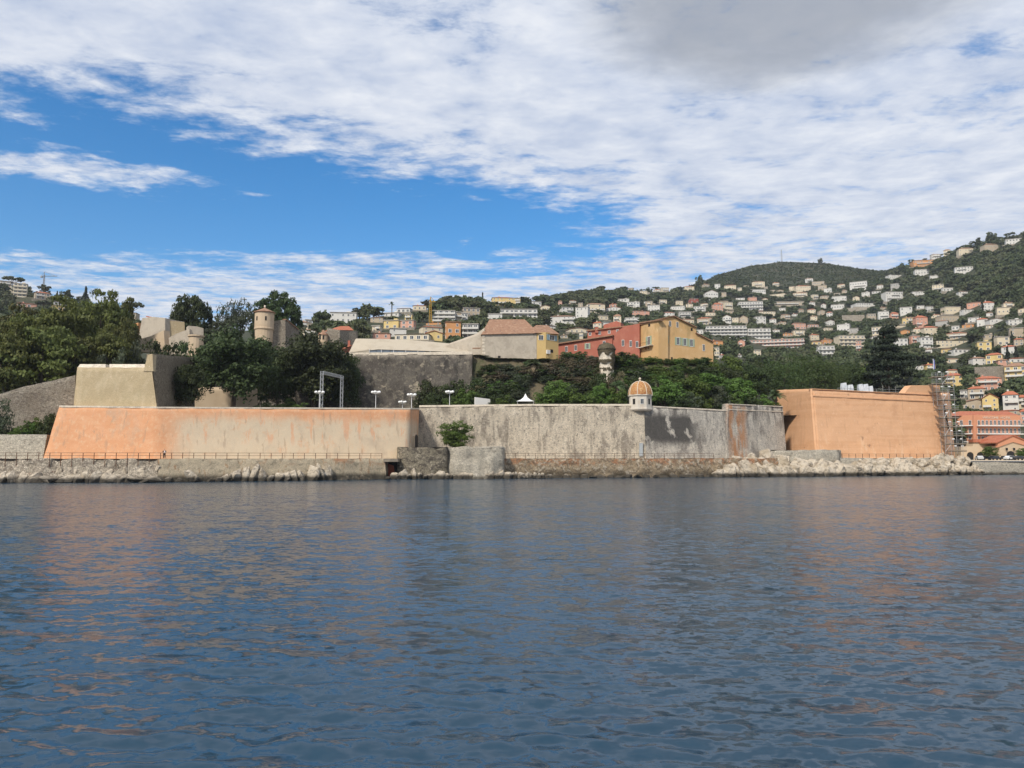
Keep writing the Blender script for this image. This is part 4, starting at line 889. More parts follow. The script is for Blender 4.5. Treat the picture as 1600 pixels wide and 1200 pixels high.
slope(r, 'roof', pg, (1557.5, 692.5), (1583, 680.8), 9, MAT['tile_red'], .35, .8); slope(r, 'roof', pg, (1583, 680.8), (1608, 691), 9, MAT['tile_red'], .35, .8)
facade(r, 'archway', pg, arch_poly(1579.3, 6.4, 719.4, 711), .4, MAT['dark'], .05)
for x in (1573, 1584.5):
    c = pg.at(x, 702, .5)-r.location; mb = MB(); mb.box(c.x-.25, c.x+.25, c.y-.3, c.y+.2, c.z-.4, c.z+.5); mb.tube([(c.x, c.y+.5, c.z-.3), (c.x, c.y, c.z-.4)], .05, 4); mb.build('wall_lantern', MAT['dark'], r)
# cars
tyre = M('tyre rubber', (.02, .02, .02)); 
def car(px, Y, c, rz, lab):
    r = empty('parked_car', PXw(px, 3.36, Y), rz, lab, 'car', 'cars parked on the quay'); paint = M(lab.split()[0]+' car paint', c, rough=.25, spec=.5)
    side = [(-2.05, .35), (2.05, .35), (2.1, .62), (1.95, .85), (1.0, .95), (.45, 1.38), (-.95, 1.45), (-1.75, 1.0), (-2.1, .9)]
    mb = MB(); mb.prism([(x, -.85, z) for x, z in side], (0, 1.7, 0)); mb.build('body', paint, r)
    for y0 in (-.87, .85):
        mb = MB(); mb.prism([(.85, y0, .97), (.42, y0, 1.32), (-.88, y0, 1.37), (-1.5, y0, 1.0)], (0, .02, 0)); mb.build('side_window', MAT['glass'], r)
    mb = MB(); mb.prism([(1.02, -.75, .97), (.5, -.7, 1.36), (.5, .7, 1.36), (1.02, .75, .97)], (.03, 0, .03)); mb.build('windscreen', MAT['glass'], r)
    for x in (-1.3, 1.3):
        for y in (-.88, .7):
            mb = MB(); mb.tube([(x, y, .32), (x, y+.18, .32)], .32, 12); mb.build('wheel', tyre, r)
    for y in (-.6, .45): mb = MB(); mb.box(2.02, 2.11, y, y+.25, .65, .78); mb.build('headlight', MAT['globe'], r)
for px, Y, c, rz, lab in ((1530, 262, (.5, .5, .5), 1.3, 'silver car parked before the arcade arch'), (1538, 264, (.03, .03, .035), 1.5, 'black car parked beside the silver car on the quay'), (1555, 260, (.02, .025, .035), .1, 'dark blue car parked side-on by the round quay tree'), (1579, 260, (.75, .75, .75), .25, 'white car parked before the market hall door'), (1570, 264, (.04, .04, .04), 1.4, 'charcoal car parked end-on by the market hall'), (1594, 258, (.03, .03, .03), .1, 'black car parked side-on right of the white car')): car(px, Y, c, rz, lab)
# ------------------------------------------------------------------ vegetation
def leaf_quads(C, Nn, size, rs, asp=.6):
    n = len(C); Nn = Nn/np.maximum(np.linalg.norm(Nn, axis=1, keepdims=True), 1e-6)
    a = np.cross(Nn, rs.normal(size=(n, 3))); a /= np.maximum(np.linalg.norm(a, axis=1, keepdims=True), 1e-6); b = np.cross(Nn, a)
    s = (size*(.6+.8*rs.rand(n)))[:, None]
    V = np.stack([C-a*s, C-b*s*asp, C+a*s, C+b*s*asp], 1).reshape(-1, 3)
    return V, np.arange(4*n).reshape(n, 4)
def clumps(kind, rs, n):
    """clump centres and radii in a unit tree (width 1, height 1)"""
    C = []; Rr = []
    if kind == 'dome':
        for i in range(n):
            d_ = rs.normal(size=3); d_ /= np.linalg.norm(d_); k = .72+.3*rs.rand() if i % 5 else .6*rs.rand()
            C.append((d_[0]*.45*k, d_[1]*.45*k, .53 + d_[2]*.44*k)); Rr.append(.055+.04*rs.rand())
    elif kind in ('round', 'shrub', 'sparse', 'pepper'):
        z0, zc, zh = {'round': (.2, .55, .47), 'shrub': (.0, .45, .5), 'sparse': (.3, .64, .36), 'pepper': (.3, .62, .38)}[kind]
        lob = rs.normal(size=(5, 3)); lob /= np.linalg.norm(lob, axis=1, keepdims=True)
        for i in range(n):
            d_ = rs.normal(size=3); d_ /= np.linalg.norm(d_)
            if kind != 'shrub' and d_[2] < -.8: d_[2] *= -.5
            k = (.55+.5*rs.rand()) if i % 4 else .5*rs.rand()
            k *= .86 + .2*np.max(lob@d_)
            C.append((d_[0]*.42*k, d_[1]*.42*k, zc + d_[2]*zh*k*.86)); Rr.append((.085+.075*rs.rand())*(1.25 if kind == 'shrub' else 1))
    elif kind == 'pine':
        for i in range(n):
            t = rs.rand()**.8; z = .38 + .58*t; rad = .46*(1-((t-.42)/.75)**2)*(.45+.6*rs.rand()); a = rs.rand()*6.283
            C.append((rad*math.cos(a), rad*math.sin(a), z + .05*rs.normal())); Rr.append(.09+.06*rs.rand())
    elif kind == 'umbrella':
        for i in range(n):
            a = rs.rand()*6.283; rad = .44*math.sqrt(rs.rand()); C.append((rad*math.cos(a), rad*math.sin(a), .80 + .12*(1-(rad/.46)**2) + .03*rs.normal())); Rr.append(.09+.05*rs.rand())
    elif kind == 'cypress':
        for i in range(n):
            t = rs.rand(); rad = .36*(math.sin(min(1, t*1.15+.12)*math.pi)**.7)*rs.rand()**.4; a = rs.rand()*6.283; C.append((rad*math.cos(a), rad*math.sin(a), .06+.92*t)); Rr.append(.12+.05*rs.rand())
    elif kind == 'cedar':
        for i in range(n):
            lvl = rs.randint(0, 9); t = lvl/8; z = .14+.82*t + .02*rs.normal(); rad = (.47*(1-t)**.75+.05)*math.sqrt(rs.rand()); a = rs.rand()*6.283
            C.append((rad*math.cos(a), rad*math.sin(a), z - rad*.06)); Rr.append(.07+.045*rs.rand())
    return np.array(C), np.array(Rr)
def tree_meshes(kind, seed, ncl, nleaf, lsize, mat, fl=None):
    rs = np.random.RandomState(seed); C, Rr = clumps(kind, rs, ncl)
    flat = {'pine': .5, 'umbrella': .45, 'cedar': .28}.get(kind, .85)
    per = max(3, nleaf//ncl); k = np.repeat(np.arange(ncl), per)
    d_ = rs.normal(size=(len(k), 3)); d_ /= np.linalg.norm(d_, axis=1, keepdims=True); d_[:, 2] = np.where(rs.rand(len(k)) < .7, np.abs(d_[:, 2]), d_[:, 2])
    rr = Rr[k]*(.55+.5*rs.rand(len(k))); pos_ = C[k] + d_*rr[:, None]*np.array([1, 1, flat])
    nn = d_ + rs.normal(size=d_.shape)*.55
    if kind == 'pepper':
        hang = rs.rand(len(k)) < .6; pos_[hang, 2] -= (rs.rand(hang.sum())**1.3)*.30*(.4+np.hypot(pos_[hang, 0], pos_[hang, 1])*1.6); nn[hang, 2] *= .15
    pos_[:, 2] = np.maximum(pos_[:, 2], .01)
    V, Fq = leaf_quads(pos_, nn, np.full(len(k), lsize), rs, .35 if kind in ('pepper',) else .6)
    crown = np_mesh('crown', V, Fq, mat)
    mb = MB(); tr = {'shrub': .012, 'cypress': .03}.get(kind, .024); top = {'umbrella': .78, 'pine': .85, 'cedar': .93, 'shrub': .35, 'cypress': .8}.get(kind, .6)
    bend = rs.normal(size=2)*.03
    mb.tube([(0, 0, -.05), (bend[0]*.4, bend[1]*.4, top*.35), (bend[0], bend[1], top*.7), (bend[0]*1.3, bend[1]*1.3, top)], [tr*1.5, tr, tr*.75, tr*.3], 7)
    for i in rs.permutation(ncl)[:10 if kind != 'shrub' else 5]:
        z0 = min(top*.95, max(.12 if kind != 'shrub' else .02, C[i][2]*.62)); st = Vector((bend[0]*z0/top, bend[1]*z0/top, z0)); e = Vector(C[i]); mid = st.lerp(e, .5) + Vector((0, 0, -.02))
        mb.tube([st, mid, e], [tr*.5, tr*.35, tr*.12], 5, caps=False)
    return crown, mb.mesh('trunk', MAT['trunk'])
def lib(kind, mat, nv, ncl, nleaf, lsize, s0): return [tree_meshes(kind, s0+i, ncl, nleaf, lsize, MAT[mat]) for i in range(nv)]
T = {'oak': lib('round', 'l_oak', 3, 170, 20000, .018, 10), 'dome': lib('dome', 'l_oak', 2, 300, 24000, .02, 15), 'pine': lib('pine', 'l_pine', 3, 85, 9000, .020, 20), 'green': lib('round', 'l_green', 2, 80, 6000, .026, 30), 'olive': lib('round', 'l_olive', 2, 60, 4500, .022, 40),
     'euc': lib('sparse', 'l_olive', 1, 42, 2400, .02, 45), 'cedar': lib('cedar', 'l_cedar', 1, 150, 11000, .018, 50), 'pepper': lib('pepper', 'l_pepper', 2, 80, 9000, .017, 55), 'shrub': lib('shrub', 'l_green', 3, 45, 2600, .036, 60),
     'dshrub': lib('shrub', 'l_oak', 3, 45, 2600, .034, 65), 'bshrub': lib('shrub', 'l_brown', 3, 40, 2200, .034, 70), 'oshrub': lib('shrub', 'l_olive', 2, 40, 2400, .03, 75),
     'mshrub': lib('shrub', 'l_pepper', 3, 45, 2600, .034, 130),
     'ledge': lib('shrub', 'l_green', 1, 75, 8000, .026, 77),
     'far': lib('round', 'l_far', 4, 26, 420, .085, 80), 'farpine': lib('umbrella', 'l_far', 2, 22, 320, .085, 90), 'cypress': lib('cypress', 'l_cedar', 2, 40, 700, .08, 95), 'farscrub': lib('shrub', 'l_far', 2, 14, 120, .13, 98)}
NM = {'oak': 'evergreen_oak', 'dome': 'evergreen_oak', 'pine': 'pine_tree', 'green': 'leafy_tree', 'olive': 'olive_tree', 'euc': 'eucalyptus_tree', 'cedar': 'cedar_tree', 'pepper': 'pepper_tree', 'shrub': 'green_shrub', 'dshrub': 'dark_shrub', 'bshrub': 'dry_shrub', 'oshrub': 'grey_shrub', 'ledge': 'green_shrub', 'mshrub': 'green_shrub', 'far': 'hillside_tree', 'farpine': 'umbrella_pine', 'cypress': 'cypress_tree', 'farscrub': 'scrub_bush'}
def plant(kind, loc, w_, h_, label, cat='tree', group=None):
    c, t = random.choice(T[kind]); r = empty(NM[kind], loc, random.uniform(0, 6.28), label, cat, group); r.scale = (w_, w_, h_)
    for nm, me in (('crown', c), ('trunk', t)): link(bpy.data.objects.new(nm, me), r)
    return r
def tree(kind, px, pyt, wpx, Y, label, cat='tree', group=None, z=None):
    b_ = on_ground(px, Y) if z is None else PXw(px, z, Y)
    return plant(kind, b_, wpx*Y/F/.92, max(.5, ZP(pyt, Y)-b_.z), label, cat, group)

# terrace trees
tree('oak', 362, 516, 138, 168, 'large dark evergreen tree above the cream part of the bastion')
tree('oak', 486, 521, 128, 189, 'broad dark evergreen tree beside the lighting truss')
tree('oak', 430, 540, 80, 186, 'dark evergreen filling the gap below the round peach turret')
tree('oak', 292, 568, 52, 156, 'small dark evergreen leaning against the tan bastion flank')
tree('oak', 540, 552, 50, 194, 'dark tree in front of the left end of the black rampart')
tree('dome', 295, 458, 66, 232, 'round dome-shaped dark tree above the fort walls')
tree('dome', 431, 455, 78, 240, 'round dark tree behind the round peach turret')
tree('euc', 352, 474, 50, 226, 'sparse grey-brown eucalyptus behind the large evergreen', group='eucalyptus behind the terrace'); tree('euc', 376, 466, 52, 228, 'tall sparse grey-brown eucalyptus beside the round peach turret')
tree('olive', 345, 500, 60, 215, 'grey-green tree below the eucalyptus')
lp = 'olive-green pine in the grove left of the tan bastion'
for px, pyt, wpx, Y in ((25, 494, 110, 186), (92, 482, 105, 178), (152, 470, 84, 190), (120, 484, 70, 196), (180, 480, 60, 198), (62, 522, 118, 163), (5, 520, 100, 160), (-60, 500, 110, 170), (-110, 480, 120, 185), (165, 520, 70, 172), (118, 535, 70, 168), (40, 500, 80, 175), (190, 510, 50, 184)):
    ll = {152: 'tallest pine of the grove, standing up behind the tan bastion', 180: 'pine at the grove edge beside the bright orange cottage', 165: 'low pine just behind the parapet of the tan bastion', 62: 'broad low pine directly above the rubble rampart'}.get(px)
    tree('pine', px, pyt, wpx, Y, ll or lp, group=None if ll else 'pine grove on the left slope')
for px, pyt, wpx, Y, k in ((207, 534, 40, 176, 'oshrub'), (232, 527, 44, 182, 'dshrub'), (262, 524, 50, 182, 'dshrub'), (290, 530, 40, 178, 'dshrub'), (186, 545, 30, 168, 'oshrub'), (155, 552, 30, 164, 'oshrub'), (310, 540, 44, 182, 'dshrub')):
    tree(k, px, pyt, wpx, Y, ('grey-green' if k == 'oshrub' else 'dark green')+' bush in the hedge behind the tan bastion', 'bush', 'hedge bushes behind the tan bastion: '+k)
for i in range(16):
    px = random.uniform(-40, 88); Y = 143.2+random.random()*5; tree(random.choice(['shrub', 'dshrub', 'shrub']), px, 672-max(0, px-20)*.42-random.random()*6, 26, Y, 'low green bush on the slope left of the orange bastion', 'bush', 'bushes on the slope left of the bastion', z=ZP(684, 146)-1)
tree('oshrub', -2, 622, 34, 145, 'grey-leaved bush at the foot of the rubble rampart', 'bush', z=ZP(700, 145))
for px, pyt, wpx, Y in ((425, 628, 40, 172), (452, 622, 32, 174), (470, 629, 40, 172), (405, 630, 24, 172)): tree('shrub', px, pyt, wpx, Y, 'clipped green shrub on the terrace below the dark trees', 'bush', 'clipped terrace shrubs')
# bush on the ledge of the grey wall
tree('ledge', 712, 657, 54, 166, 'bright green rounded bush growing on the ledge of the grey wall', 'bush', z=ZP(700, 166))
# below the dark rampart / bank
bank = [(668, 588, 46, 190, 'dshrub'), (690, 600, 44, 188, 'dshrub'), (715, 588, 50, 190, 'dshrub'), (745, 592, 44, 188, 'dshrub'), (730, 605, 40, 186, 'shrub'), (676, 612, 36, 184, 'dshrub'), (705, 618, 30, 182, 'shrub'), (776, 612, 34, 183, 'dshrub'), (790, 617, 34, 182, 'shrub'), (800, 618, 26, 184, 'dshrub')]
for px, pyt, wpx, Y, k in bank: tree(k, px, pyt, wpx, Y, 'dark green shrub below the right end of the black rampart' if k == 'dshrub' else 'leafy green shrub on the terrace below the black rampart', 'bush', 'shrubs below the black rampart: '+k)
for i in range(330):
    px = random.uniform(748, 1120); t = random.random()**.8; Y = 186.5+15.5*t; z = G(px, Y); pyt = PYof(z, Y) - random.uniform(11, 24)
    if 930 < px < 968 and t < .75: continue
    if 818 < px < 850 and .22 < t < .55: continue
    if pyt < (566 if px > 995 else (546 if px > 880 else 562)): continue
    k = random.choice(['bshrub', 'bshrub', 'oshrub', 'mshrub'] if px < 950 and t > .45 else ['dshrub', 'mshrub', 'shrub', 'shrub', 'mshrub', 'oshrub'])
    tree(k, px, pyt, random.uniform(20, 40), Y, {'mshrub': 'mid-green shrub on the bank below the houses', 'bshrub': 'dry brown shrub on the bank below the red building', 'dshrub': 'dark green shrub on the bank below the houses', 'oshrub': 'grey-green shrub on the bank below the houses', 'shrub': 'fresh green shrub on the bank below the ochre house'}[k], 'bush', 'bank shrubs: '+k)
for px, pyt, wpx, Y, k in ((868, 594, 50, 182, 'green'), (893, 606, 40, 181, 'shrub'), (850, 608, 34, 181, 'shrub'), (918, 612, 36, 181, 'shrub'), (940, 600, 40, 183, 'green'), (965, 604, 36, 183, 'shrub'), (1040, 592, 60, 184, 'green'), (1078, 586, 60, 188, 'green'), (1060, 606, 50, 183, 'dshrub'), (1110, 582, 66, 192, 'green'), (1095, 604, 44, 186, 'shrub'), (1135, 572, 60, 204, 'oak'), (1150, 590, 60, 198, 'green'), (1122, 602, 40, 188, 'oshrub'), (1082, 612, 30, 183, 'oshrub'), (1165, 606, 50, 196, 'dshrub'), (1185, 615, 40, 198, 'shrub'), (1180, 568, 60, 215, 'oak'), (1145, 615, 34, 190, 'shrub'), (1205, 622, 30, 201, 'shrub')):
    lab = {'green': 'leafy green tree behind the grey rampart walk', 'shrub': 'bright green shrub behind the wall parapet', 'dshrub': 'dark shrub behind the stained grey rampart', 'oak': 'dark tree between the ochre house and the pepper trees', 'oshrub': 'rounded grey-green shrub behind the stained rampart'}[k]
    tree(k, px, pyt, wpx, Y, lab, 'tree' if k in ('green', 'oak') else 'bush', 'plants behind the rampart walk: '+k)
for px, pyt, wpx, Y in ((1222, 556, 84, 222), (1262, 546, 96, 228), (1298, 562, 60, 226), (1190, 560, 56, 226)): tree('pepper', px, pyt, wpx, Y, 'weeping light green pepper tree behind the orange bastion', group='pepper trees behind the orange bastion')
tree('oak', 1330, 565, 50, 240, 'dark tree between the pepper trees and the cedar')
tree('cedar', 1392, 512, 104, 238, 'big dark tiered cedar behind the orange bastion')
tree('green', 1352, 572, 44, 250, 'olive-green tree left of the cedar')
# quay trees
for px, pyt, wpx, Y, lab in ((1548, 697, 25, 262, 'round green tree on the quay before the arcade'), (1598, 700, 22, 262, 'round green tree on the quay right of the market hall door')):
    plant('green', PXw(px, 3.36, Y), wpx*Y/F/.92, ZP(pyt, Y)-3.36, lab)
# ivy over the ruined turret
rs = np.random.RandomState(3); n = 8000; a = rs.rand(n)*6.283; z = 7.4*rs.rand(n)**.6; keep = (z > 4.5+.5*np.sin(a*5)) | (np.cos(a-.4) > .25+.25*np.sin(z*3)) | ((z > 2.1+.3*np.sin(a*4)) & (z < 2.8)) | (z < .7); a = a[keep]; z = z[keep]; rr = np.interp(z, [0, 1.6, 2.6, 5.6, 5.75, 6.7, 7.4], [1.92, 1.84, 2.0, 2.08, 2.28, 1.75, .15])+.14*rs.rand(len(a))
Cc = np.stack([rr*np.cos(a), rr*np.sin(a), z], 1); Vv, Ff = leaf_quads(Cc, Cc*np.array([1, 1, .2]), np.full(len(a), .26), rs)
ivy_root = [o for o in col.objects if o.name == 'ivy_turret'][0]; link(bpy.data.objects.new('ivy', np_mesh('ivy', Vv, Ff, MAT['l_brown'])), ivy_root)
for px in range(744, 1118, 9):
    up = px < 880; tree(random.choice(['bshrub', 'mshrub', 'oshrub'] if px < 1000 else ['mshrub', 'shrub', 'shrub']), px+random.uniform(-3, 3), (566 if px < 845 else 560 if px < 880 else 553 if px < 1000 else 556)+random.uniform(0, 7), random.uniform(16, 26), 202.3, 'scrubby bush along the foot of the '+('tiled stone house' if px < 872 else 'red building' if px < 1000 else 'ochre gabled house'), 'bush', 'bushes at house foot '+str((px > 871)+(px > 999)))
for px in range(736, 800, 4):
    for Y in (190.5, 194.5, 198.5): tree(random.choice(['oshrub', 'mshrub', 'dshrub', 'bshrub']), px+random.uniform(-3, 3), PYof(G(px, Y), Y)-random.uniform(10, 15), random.uniform(14, 24), Y, 'tangled shrub on the slope between the black rampart and the stone house', 'bush', 'shrubs beside the stone house slope')
tree('green', 1140, 556, 60, 214, 'leafy tree right of the ochre gabled house'); tree('oak', 1122, 566, 40, 208, 'dark tree at the right corner of the ochre gabled house')
for px in (930, 938, 946, 953, 960, 968): tree(random.choice(['bshrub', 'dshrub']), px, 577+random.uniform(0, 6), 24, 190.5, 'low tangled shrub in front of the ivy turret', 'bush', 'shrubs below the ivy turret')
# palms
def frond(L, droop, rs, mat_i, mb):
    pass
def palm(px, pyt, wpx, Y, label, z=None, skirt=True, trunk_h=None, nf=34):
    b_ = on_ground(px, Y) if z is None else PXw(px, z, Y); r = empty('palm_tree', b_, 0, label, 'palm'); H = ZP(pyt, Y)-b_.z; Lf = wpx*Y/F/2; rs = np.random.RandomState(int(px)); th = H-Lf*.65 if trunk_h is None else trunk_h
    mb = MB(); mb.tube([(0, 0, -.3), (.05, 0, th*.5), (0, 0, th)], [.4, .3, .38], 9); mb.build('trunk', MAT['trunk'], r)
    def fr(el, az, L, droop, me):
        d_ = Vector((math.cos(az), math.sin(az), 0)); pts = []
        for i in range(7):
            t = i/6; pts.append(Vector((0, 0, th)) + d_*L*t*math.cos(el) + Vector((0, 0, L*t*math.sin(el) - droop*L*t*t)))
        sd_ = d_.cross(Vector((0, 0, 1)))
        for i in range(6):
            for s_ in (-1, 1):
                for q in (0, .5):
                    p = pts[i].lerp(pts[i+1], q); t = (i+q)/6; wl = L*.28*(math.sin((t*.85+.12)*math.pi)); tip = p + sd_*s_*wl + d_*wl*.5 + Vector((0, 0, -wl*.25)); e = (pts[i+1]-pts[i])*.22
                    me.add([p-e, p+e, tip], [(0, 1, 2)])
        me.tube(pts, [.04]*6+[.01], 4, caps=False)
    me = MB()
    for i in range(nf): fr(rs.uniform(-.1, 1.35), rs.rand()*6.283, Lf*rs.uniform(.85, 1.1), rs.uniform(.35, .6), me)
    me.build('fronds', MAT['l_palm'], r)
    if skirt:
        me = MB()
        for i in range(26): fr(rs.uniform(-1.15, -.6), rs.rand()*6.283, Lf*rs.uniform(.8, 1.0), .25, me)
        me.build('dead_fronds', MAT['dead_palm'], r)
palm(833, 558, 32, 196, 'palm with a skirt of dead fronds below the tiled stone house', z=ZP(590, 196))
palm(966, 592, 34, 186, 'blue-green young palm left of the sentry turret', skirt=False); palm(938, 606, 30, 184, 'low bushy palm among shrubs left of the sentry turret', skirt=False)
palm(1028, 590, 26, 188, 'slender young palm right of the sentry turret', skirt=False); palm(1213, 606, 34, 200, 'bright green palm spilling over the wall by the orange bastion', skirt=False, nf=46)
palm(612, 471, 12, hill(612, 498).y, 'small distant palm on the skyline above the marquee', z=hill(612, 498).z, skirt=False, nf=24)

# person on the walkway
def skin_body(name, verts, edges, rad, mat, parent, root=0):
    me = bpy.data.meshes.new(name); me.from_pydata(verts, edges, []); o = link(bpy.data.objects.new(name, me), parent)
    md = o.modifiers.new('skin', 'SKIN')
    if not me.skin_vertices: me.attributes  # layer is made by the modifier
    lay = me.skin_vertices[0].data if me.skin_vertices else None
    if lay:
        for i, r_ in enumerate(rad): lay[i].radius = (r_, r_)
        lay[root].use_root = True
    sb = o.modifiers.new('sub', 'SUBSURF'); sb.levels = 1; sb.render_levels = 2; me.materials.append(mat); return o
pe = empty('person', PXw(256.5, ZW+.03, 138.2), R_(25), 'person in a dark jacket and pale shirt walking along the walkway', 'person')
bpy.context.view_layer.update()
def try_skin(name, verts, edges, rad, mat, root=0):
    bm = bmesh.new(); lay = bm.verts.layers.skin.verify()
    vsx = [bm.verts.new(v) for v in verts]
    for v, r_ in zip(vsx, rad): v[lay].radius = (r_, r_)
    vsx[root][lay].use_root = True
    for a, b_ in edges: bm.edges.new((vsx[a], vsx[b_]))
    me = bpy.data.meshes.new(name); bm.to_mesh(me); bm.free(); o = link(bpy.data.objects.new(name, me), pe); o.modifiers.new('skin', 'SKIN'); sb = o.modifiers.new('sub', 'SUBSURF'); sb.levels = 1; sb.render_levels = 2; me.materials.append(mat); return o
bv = [(0, 0, .92), (0, .0, 1.15), (0, -.02, 1.4), (0, -.03, 1.52), (0, -.06, 1.66), (0, -.05, 1.76), (-.1, 0, .88), (-.13, -.25, .5), (-.13, -.12, .08), (-.13, -.28, .04), (.1, 0, .88), (.13, .16, .48), (.13, .42, .14), (.13, .33, .05), (-.2, 0, 1.42), (-.27, .1, 1.15), (-.25, -.06, .92), (.2, 0, 1.42), (.27, -.08, 1.15), (.24, -.26, .98)]
be = [(0, 1), (1, 2), (2, 3), (3, 4), (4, 5), (0, 6), (6, 7), (7, 8), (8, 9), (0, 10), (10, 11), (11, 12), (12, 13), (2, 14), (14, 15), (15, 16), (2, 17), (17, 18), (18, 19)]
br = [.14, .14, .13, .055, .095, .07, .1, .07, .05, .04, .1, .07, .05, .04, .07, .05, .04, .07, .05, .04]
try_skin('body', bv, be, br, MAT['skin'])
try_skin('trousers', [bv[i] for i in (0, 6, 7, 8, 10, 11, 12)], [(0, 1), (1, 2), (2, 3), (0, 4), (4, 5), (5, 6)], [.16, .12, .09, .075, .12, .09, .075], MAT['cloth_dark'])
try_skin('jacket', [bv[i] for i in (1, 2, 14, 15, 17, 18)], [(0, 1), (1, 2), (2, 3), (1, 4), (4, 5)], [.165, .16, .09, .075, .09, .075], MAT['cloth_dark'])
try_skin('shirt', [(.05, -.1, 1.0), (.05, -.11, 1.2), (.03, -.1, 1.42)], [(0, 1), (1, 2)], [.11, .12, .09], MAT['cloth_white'])
try_skin('hair', [(0, -.03, 1.70), (0, -.0, 1.76)], [(0, 1)], [.1, .09], MAT['hair'])

# ------------------------------------------------------------------ houses on the hillside
HOUSES = []
LM = [(40, 440, 'umbrella pine on the left crest'), (130, 490, 'pine grove'), (430, 480, 'round peach turret'), (535, 530, 'grey stone keep'), (612, 485, 'skyline palm'), (672, 480, 'yellow crane'), (650, 540, 'cream marquee'), (790, 468, 'peach hilltop mansion'), (808, 490, 'long blue-banded block'), (797, 520, 'tiled stone house'), (930, 520, 'red building'), (1050, 505, 'ochre gabled house'),
      (1221, 405, 'radio mast'), (1150, 518, 'white stepped apartment block'), (1212, 538, 'long pink apartment block'), (1445, 412, 'orange villa under the ridge'), (1392, 530, 'tiered cedar'), (1330, 535, 'curved cream apartment block'), (1545, 600, 'square pink house'), (1550, 660, 'salmon hotel'), (1480, 470, 'bare wooded spur'), (1560, 480, 'cypress pair')]
def house_label(px, py, c, roof, fl, wpx):
    nm = {'F': 'flat-roofed', 'H': 'tiled', 'G': 'gabled', 'A': 'balconied', 'N': 'windowless'}[roof]
    L = min(LM, key=lambda q: (q[0]-px)**2 + ((q[1]-py)*1.6)**2)
    relw = 'uphill of' if py < L[1]-9 else ('downhill of' if py > L[1]+9 else 'beside')
    fs = ['', 'one-storey', 'two-storey', 'three-storey', 'four-storey', 'five-storey'][fl]
    return f"{'wide' if wpx > 26 else ('small' if wpx < 13 else 'mid-sized')} {HN[c]} {fs} {nm} {'wall' if roof == 'N' else ('block' if roof == 'A' else 'house')} {relw} the {L[2]}"
used = {}
def house(px0, px1, pyt, pyb, c, roof, fl, yaw=None, label=None, roofmat=None, name=None):
    px = (px0+px1)/2; b_ = hill(px, pyb); Y = b_.y; k = Y/F; wpx = px1-px0; W = wpx*k; Ht = (pyb-pyt)*k
    if yaw is None: yaw = random.uniform(-.38, .38)
    yaw += math.atan2(-b_.x, b_.y)*.6
    sa = abs(math.sin(yaw)); ca = math.cos(yaw); w_ = W/(ca+.62*sa); d_ = w_*.62 if roof != 'N' else 1.2
    if roof == 'A': d_ = min(d_, 13)
    lab = label or house_label(px, pyb, c, roof, fl, wpx)
    nm = name or {'A': 'apartment_block', 'N': 'retaining_wall'}.get(roof, 'house')
    r = empty(nm, b_, yaw, lab, {'A': 'apartment block', 'N': 'wall'}.get(roof, 'house')); used.setdefault(lab, []).append(r)
    HOUSES.append((px0, px1, pyt, pyb, Y))
    rh = {'F': 0, 'A': 0, 'N': 0, 'H': Ht*.2, 'G': Ht*.26}[roof]; h_ = Ht-rh; mat = HM[c]
    mb = MB(); mb.box(-w_/2, w_/2, 0, d_, -3.5, h_)
    if roof == 'G': mb.prism([(-w_/2, 0, h_), (w_/2, 0, h_), (0, 0, h_+rh*.93)], (0, d_, 0))
    mb.build('wall', mat if roof != 'N' else MAT['rubble'], r)
    if roof == 'N': return r
    rm = roofmat or (MAT['tile'] if random.random() < .6 else MAT['tile_red']); ov = .45
    mb = MB()
    if roof in 'FA':
        mb.box(-w_/2-.3, w_/2+.3, -.5, d_+.3, h_, h_+.3); rm = MAT['flat_roof'] if c != 'O' else rm
        mb.build('roof', rm, r)
        if w_ > 9 and random.random() < .6: mb = MB(); mb.box(w_*.1, w_*.1+2.2, d_*.4, d_*.4+2, h_+.3, h_+1.6); mb.build('roof_hatch', mat, r)
    elif roof == 'H':
        x0, x1, y0, y1 = -w_/2-ov, w_/2+ov, -ov, d_+ov; rg = max(.3, w_/2-d_/2)
        mb.add([(x0, y0, h_), (x1, y0, h_), (x1, y1, h_), (x0, y1, h_), (-rg, d_/2, h_+rh), (rg, d_/2, h_+rh)], [(0, 1, 5, 4), (1, 2, 5), (2, 3, 4, 5), (3, 0, 4), (0, 3, 2, 1)]); mb.build('roof', rm, r)
        if random.random() < .6: mb = MB(); mb.box(-w_*.2, -w_*.2+.8, d_*.5, d_*.5+.7, h_, h_+rh+.8); mb.build('chimney', mat, r)
    else:
        for sg in (-1, 1): mb.prism([(sg*(w_/2+ov), -ov, h_-.15), (0, -ov, h_+rh), (0, -ov, h_+rh+.22), (sg*(w_/2+ov), -ov, h_+.07)], (0, d_+2*ov, 0))
        mb.build('roof', rm, r)
    fh = h_/fl
    if roof == 'A':
        for f_ in range(fl):
            z = f_*fh; mb = MB(); mb.box(-w_/2-.1, w_/2+.1, -1.5, .05, z-.12, z+.12); mb.build('balcony', HM['W'] if c != 'P' else HM['P'], r)
            mb = MB(); mb.box(-w_/2-.1, w_/2+.1, -1.52, -1.4, z+.12, z+1.0); mb.build('parapet', HM['W'] if c != 'C' else HM['C'], r)
            n = max(3, int(w_/3.4))
            for i in range(n): inst('window', W_FAR, r, Matrix.Translation((-w_/2+(i+.5)*w_/n, 0, z+fh*.5)) @ Matrix.Diagonal((2.3, 1, min(2.2, fh*.78), 1)))
            for i in range(1, n, 3): mb = MB(); mb.box(-w_/2+i*w_/n-.12, -w_/2+i*w_/n+.12, -1.45, 0, z+.12, z+fh-.12); mb.build('divider', mat, r)
        return r
    wh = min(1.55, fh*.55); ww = wh*.75
